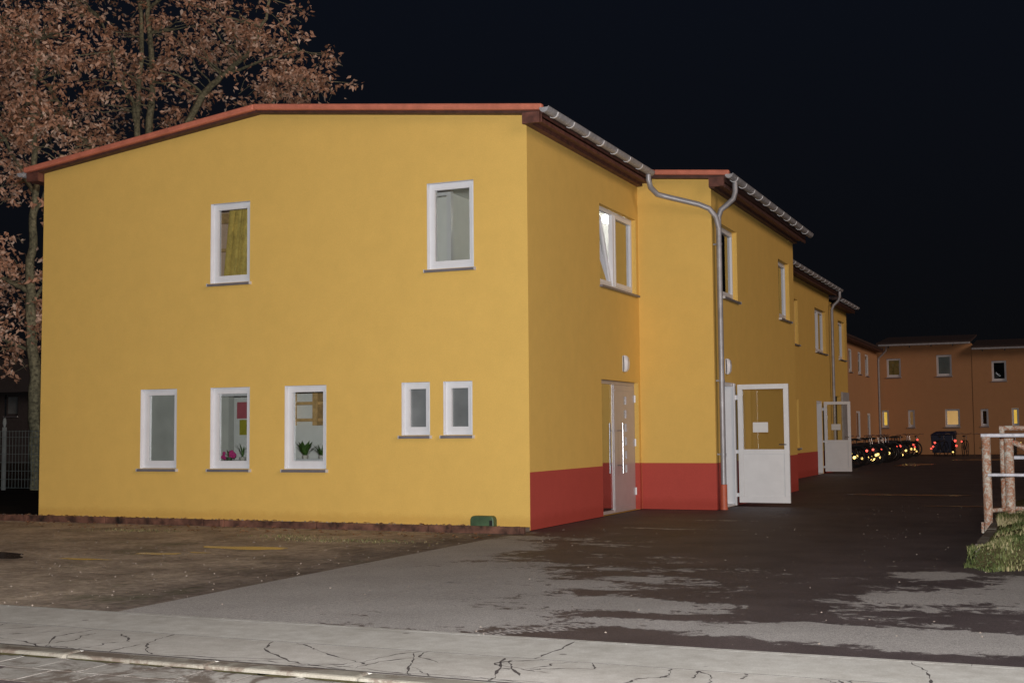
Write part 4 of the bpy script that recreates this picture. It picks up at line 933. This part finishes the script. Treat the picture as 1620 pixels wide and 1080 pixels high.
tree('oak_tree', (-16.3, 12, 0), 'tall oak with brown leaves rising over the roof ridge', [
    ([(-16.3, 12, 0), (-16.4, 12, 4), (-16.45, 12, 8.2)], .26, .17), ([(-16.45, 12, 8.2), (-16.2, 12, 9.9), (-16.17, 12, 11.3), (-16.35, 12, 13.3), (-16.2, 12, 16)], .13, .04),
    ([(-16.45, 12, 8.2), (-16.7, 12, 9.9), (-16.5, 12, 12.2), (-16.9, 12, 15)], .11, .04), ([(-16.7, 12, 9.9), (-16.8, 12, 10.4), (-17.3, 12, 11.3), (-18, 12, 13)], .08, .03),
    ([(-16.4, 12, 7.5), (-14.47, 12, 10.39), (-13.82, 12, 10.83), (-13.0, 12, 11.3), (-12.46, 12, 12.2), (-12.2, 12, 13.2)], .12, .03), ([(-13.82, 12, 10.83), (-13.1, 12, 10.95), (-12.4, 12, 11.1), (-11.4, 12, 11.2)], .05, .02),
    ([(-16.4, 12, 7.0), (-13.4, 12, 8.8), (-12.3, 12, 9.9), (-11.3, 12, 10.4)], .09, .02), ([(-16.45, 12, 8), (-18.6, 12, 9.6), (-19.8, 12, 11.2), (-21.2, 12, 12.3)], .11, .03), ([(-16.3, 12, 13), (-18, 12, 14.5), (-19.2, 12, 16.5)], .05, .02), ([(-16.3, 12, 13), (-14.6, 12, 14), (-13.8, 12, 15.4)], .05, .02)],
    T2, 12, .75, 3, 66)
tree('oak_tree', (-16.2, 8.0, 0), 'slim oak with brown leaves at the left edge, its trunk beside the mesh fence', [
    ([(-16.16, 8.0, 0), (-16.22, 8.0, 1.4), (-16.30, 8.0, 2.7), (-16.42, 8.0, 4.2), (-16.52, 8.0, 5.3), (-16.42, 8.0, 6.4), (-16.38, 8.0, 7.4), (-16.5, 8, 9), (-16.4, 8, 11)], .19, .05),
    ([(-16.48, 8.0, 4.8), (-16.9, 8, 4.95), (-17.6, 8, 5.3), (-18.8, 8, 6.8)], .08, .03), ([(-16.42, 8.0, 6.6), (-15.9, 8, 7.4), (-15.2, 8, 8.2)], .05, .02), ([(-16.42, 8, 7.2), (-17.4, 8, 8.6), (-18.5, 8, 9.8)], .06, .02), ([(-16.3, 8, 3.3), (-17.2, 8, 3.6), (-18.3, 8, 4.1)], .05, .02), ([(-16.45, 8, 4.4), (-15.8, 8, 5.2), (-15.1, 8, 6.4)], .05, .02)],
    T1, 8.0, .55, 11, 62)
random.seed(21)

# ------------------------------------------------------------ bicycles
TOCAM = lambda p, yaw: (Matrix.Rotation(-yaw, 3, 'Z') @ (CP - Vector(p))).normalized()
def make_bike(paint, label, yaw, wheel_refl, group, rear, facing):
    """built along +x at the origin, then placed; small domed reflectors face the approach"""
    t = thing('bicycle', (0, 0, 0), label, 'bicycle', group)
    fr_ = MB(); bb, sc, ht, hb, ra_, fa = (0, 0, .29), (-.14, 0, .66), (.40, 0, .72), (.43, 0, .60), (-.42, 0, .34), (.60, 0, .34)
    for a, b in ((bb, sc), (sc, ht), (bb, hb), (bb, ra_), (sc, ra_), (ht, hb)): fr_.tube([a, b], .016, 6)
    fr_.build('frame', paint, t)
    q = MB(); q.tube([hb, (.50, 0, .45), fa], .013, 6); q.build('fork', paint, t)
    q = MB(); q.tube([ht, (.385, 0, .93)], .013, 6); q.tube([(.30, .30, 1.0), (.36, .20, 1.02), (.40, 0, .97), (.36, -.20, 1.02), (.30, -.30, 1.0)], .012, 6); q.build('handlebar', 'chrome', t)
    q = MB(); q.tube([sc, (-.17, 0, .88)], .012, 6); q.ball((-.19, 0, .90), .12, 1.0, .6, .28, 8, 5); q.build('saddle', 'black', t)
    for cx in (ra_, fa):
        w_ = MB(); w_.ring(cx, (0, 1, 0), .325, .018, 22, 5); wo = w_.build('wheel', 'black', t)
        q = MB(); q.ring(cx, (0, 1, 0), .300, .008, 22, 4)
        for k in range(10): a = k * math.pi / 10; d = Vector((math.cos(a), 0, math.sin(a))) * .3; q.tube([Vector(cx) - d, Vector(cx) + d], .0015, 3, cap=False)
        q.build('rim', 'bicycle', wo)
    q = MB(); q.tube([(-.45, 0, .69), (-.10, 0, .70)], .012, 5); q.box(-.62, -.22, -.06, .06, .70, .712); q.tube([(-.76, 0, .36), (-.70, 0, .58), (-.55, 0, .70), (-.36, 0, .705)], .022, 5); q.build('rack', 'black', t)
    q = MB(); q.tube([(0, -.09, .20), (0, -.02, .29), (0, .02, .29), (0, .09, .38)], .008, 5); q.box(-.04, .04, -.15, -.08, .19, .21); q.box(-.04, .04, .08, .15, .37, .39); q.build('pedals', 'black', t)
    return t
def add_reflector(t, p, r, mat, yaw, loc):
    world = Vector(loc) + Matrix.Rotation(yaw, 3, 'Z') @ Vector(p)
    d = Matrix.Rotation(-yaw, 3, 'Z') @ (CP - world).normalized()
    q = MB(); q.disc(Vector(p) + d * .03, d, r, .012, 10)
    o = q.build('reflector', mat, t); return o
rowg = 'bicycles packed in the row before the side wing'
p1 = make_bike('bicycle', 'dark bicycle packed among others in the crowded row in front of the side wing', 0, 0, rowg, 0, 0)
p2 = make_bike('bicycle_blue', 'dark blue bicycle packed among others in the crowded row in front of the side wing', 0, 0, rowg, 0, 0)
p3 = make_bike('bicycle_red', 'dark red bicycle packed among others in the crowded row in front of the side wing', 0, 0, rowg, 0, 0)
protos = [p1, p2, p3]; used = set()
def place(k, x, y, yaw, label=None, group=None, refl=()):
    pr = protos[k]
    if k not in used: used.add(k); o = pr
    else: o = copy_tree(pr_clean[k])
    o.location = (x, y, 0); o.rotation_euler = (R(random.uniform(-5, 5)), 0, yaw); ORG[o.name] = Vector()
    if label: o['label'] = label
    if group: o['group'] = group
    for p, r_, mt in refl: add_reflector(o, p, r_, mt, yaw, (x, y, 0))
    return o
# clean copies to duplicate from (no reflectors yet)
pr_clean = {0: p1, 1: p2, 2: p3}
plan = []
y = 27.6; i = 0
while y < 46.5:
    yaw = R(random.uniform(-14, 14)) + (math.pi if random.random() < .4 else 0)
    k = random.choice((0, 0, 1, 2, 0)); rf_ = []
    rx = .34
    if random.random() < .75: rf_.append(((.60, 0, .34), .05, 'refl_amber'))
    if random.random() < .45: rf_.append(((-.74, 0, .55), .04, 'refl_red'))
    if random.random() < .5: rf_.append(((0, -.12, .20), .045, 'refl_amber'))
    if random.random() < .35: rf_.append(((.45, 0, .16), .045, 'refl_amber'))
    plan.append((k, -.55 + random.uniform(-.18, .22), y, yaw, None, None, rf_)); y += random.uniform(.55, .85)
gb_ = 'bicycles standing against the far cross building'
for x, yy, yaw, lb, rr in ((.05, 46.6, R(92), 'bicycle seen from behind, standing at the left of the blue bin', [((-.78, 0, .60), .06, 'refl_red'), ((-.74, .03, .42), .045, 'refl_red'), ((-.72, -.1, .75), .05, 'refl_red'), ((-.76, -.05, .22), .045, 'refl_amber')]),
        (1.25, 45.4, R(75), 'bicycle seen from behind, standing before the blue bin', [((-.78, 0, .62), .05, 'refl_red'), ((-.74, .1, .45), .045, 'refl_red'), ((-.7, .2, .36), .045, 'refl_red')]),
        (1.75, 45.8, R(100), 'bicycle with red reflectors just right of the blue bin', [((-.78, 0, .70), .06, 'refl_red'), ((-.74, -.05, .48), .05, 'refl_red'), ((-.7, .1, .2), .04, 'refl_amber')]),
        (2.20, 46.4, R(84), 'bicycle with one small red reflector, second from the blue bin on its right', [((-.78, 0, .66), .04, 'refl_red')]),
        (3.0, 45.6, R(96), 'lone bicycle with an orange reflector just left of the rusty railing', [((-.78, 0, .68), .06, 'refl_red'), ((-.78, .03, .50), .035, 'refl_white'), ((-.78, .0, .35), .035, 'refl_white')]),
        (4.35, 45.9, R(88), 'bicycle seen between the rails of the railing', [((-.78, 0, .62), .05, 'refl_red'), ((-.74, -.3, .6), .03, 'refl_amber')])):
    plan.append((0, x, yy, yaw, lb, gb_, rr))
objs = []
seen = {}
for it in plan:                                  # copy first, decorate after, so copies stay clean
    k = it[0]
    if k not in seen: seen[k] = 1; o = protos[k]
    else: o = copy_tree(protos[k])
    objs.append((o, it))
for o, (k, x, y, yaw, lb, gr, rr) in objs:
    o.location = (x, y, 0); o.rotation_euler = (0, 0, yaw)
    if lb: o['label'] = lb; o['group'] = gr
    for p, r_, mt in rr: add_reflector(o, p, r_, mt, yaw, (x, y, 0))
# two wheels with reflective rings
for (x, y, lb) in ((-.05, 37.5, 'bicycle whose front wheel carries a bright reflective ring, nearer one in the row'), (-.25, 47.2, 'bicycle whose front wheel carries a bright reflective ring, at the far end of the row')):
    o = copy_tree(protos[0]); 
    for ch in [c for c in o.children if c.name.startswith('reflector')]: bpy.data.objects.remove(ch)
    yaw = R(-18); o.location = (x - .5, y, 0); o.rotation_euler = (0, 0, yaw); o['label'] = lb; o['group'] = rowg
    c0 = Vector((.60, 0, .34)); d = Matrix.Rotation(-yaw, 3, 'Z') @ (CP - Vector((x, y, .34))).normalized()
    q = MB(); q.ring(c0 + Vector((0, -.025, 0)), (0, 1, 0), .275, .012, 32, 8); q.build('reflective_ring', 'refl_white', o)
    for p, r_, mt in (((.45, -.04, .30), .04, 'refl_amber'), ((.62, -.04, .50), .04, 'refl_amber'), ((.2, -.04, .45), .04, 'refl_red')): add_reflector(o, p, r_, mt, yaw, (x - .5, y, 0))

# blue bin
bi = thing('rubbish_bin', (1.15, 47.6, 0), 'large dark blue rubbish container against the far building among the bicycles', 'bin')
q = MB(); x0, x1, y0, y1 = .62, 1.72, 47.3, 48.1
q.add([Vector(p) for p in ((x0 + .06, y0 + .05, .12), (x1 - .06, y0 + .05, .12), (x1 - .06, y1 - .05, .12), (x0 + .06, y1 - .05, .12), (x0, y0, .95), (x1, y0, .95), (x1, y1, .95), (x0, y1, .95))], [(0, 1, 2, 3), (4, 5, 6, 7), (0, 1, 5, 4), (1, 2, 6, 5), (2, 3, 7, 6), (3, 0, 4, 7)]); q.build('body', 'blue', bi, bevel=.02)
q = MB(); q.add([Vector(p) for p in ((x0 - .03, y0 - .03, .955), (x1 + .03, y0 - .03, .955), (x1 + .03, y1 + .03, .955), (x0 - .03, y1 + .03, .955), (x0 + .2, y0 + .02, 1.10), (x1, y0 + .02, 1.12), (x1, y1, 1.15), (x0 + .2, y1, 1.13))], [(0, 1, 2, 3), (4, 5, 6, 7), (0, 1, 5, 4), (1, 2, 6, 5), (2, 3, 7, 6), (3, 0, 4, 7)]); q.build('lid', 'blue', bi, bevel=.03)
for x in (x0 + .15, x1 - .15):
    q = MB(); q.disc((x, y0 + .12, .07), (1, 0, 0), .07, .05, 14); q.build('wheel', 'black', bi)
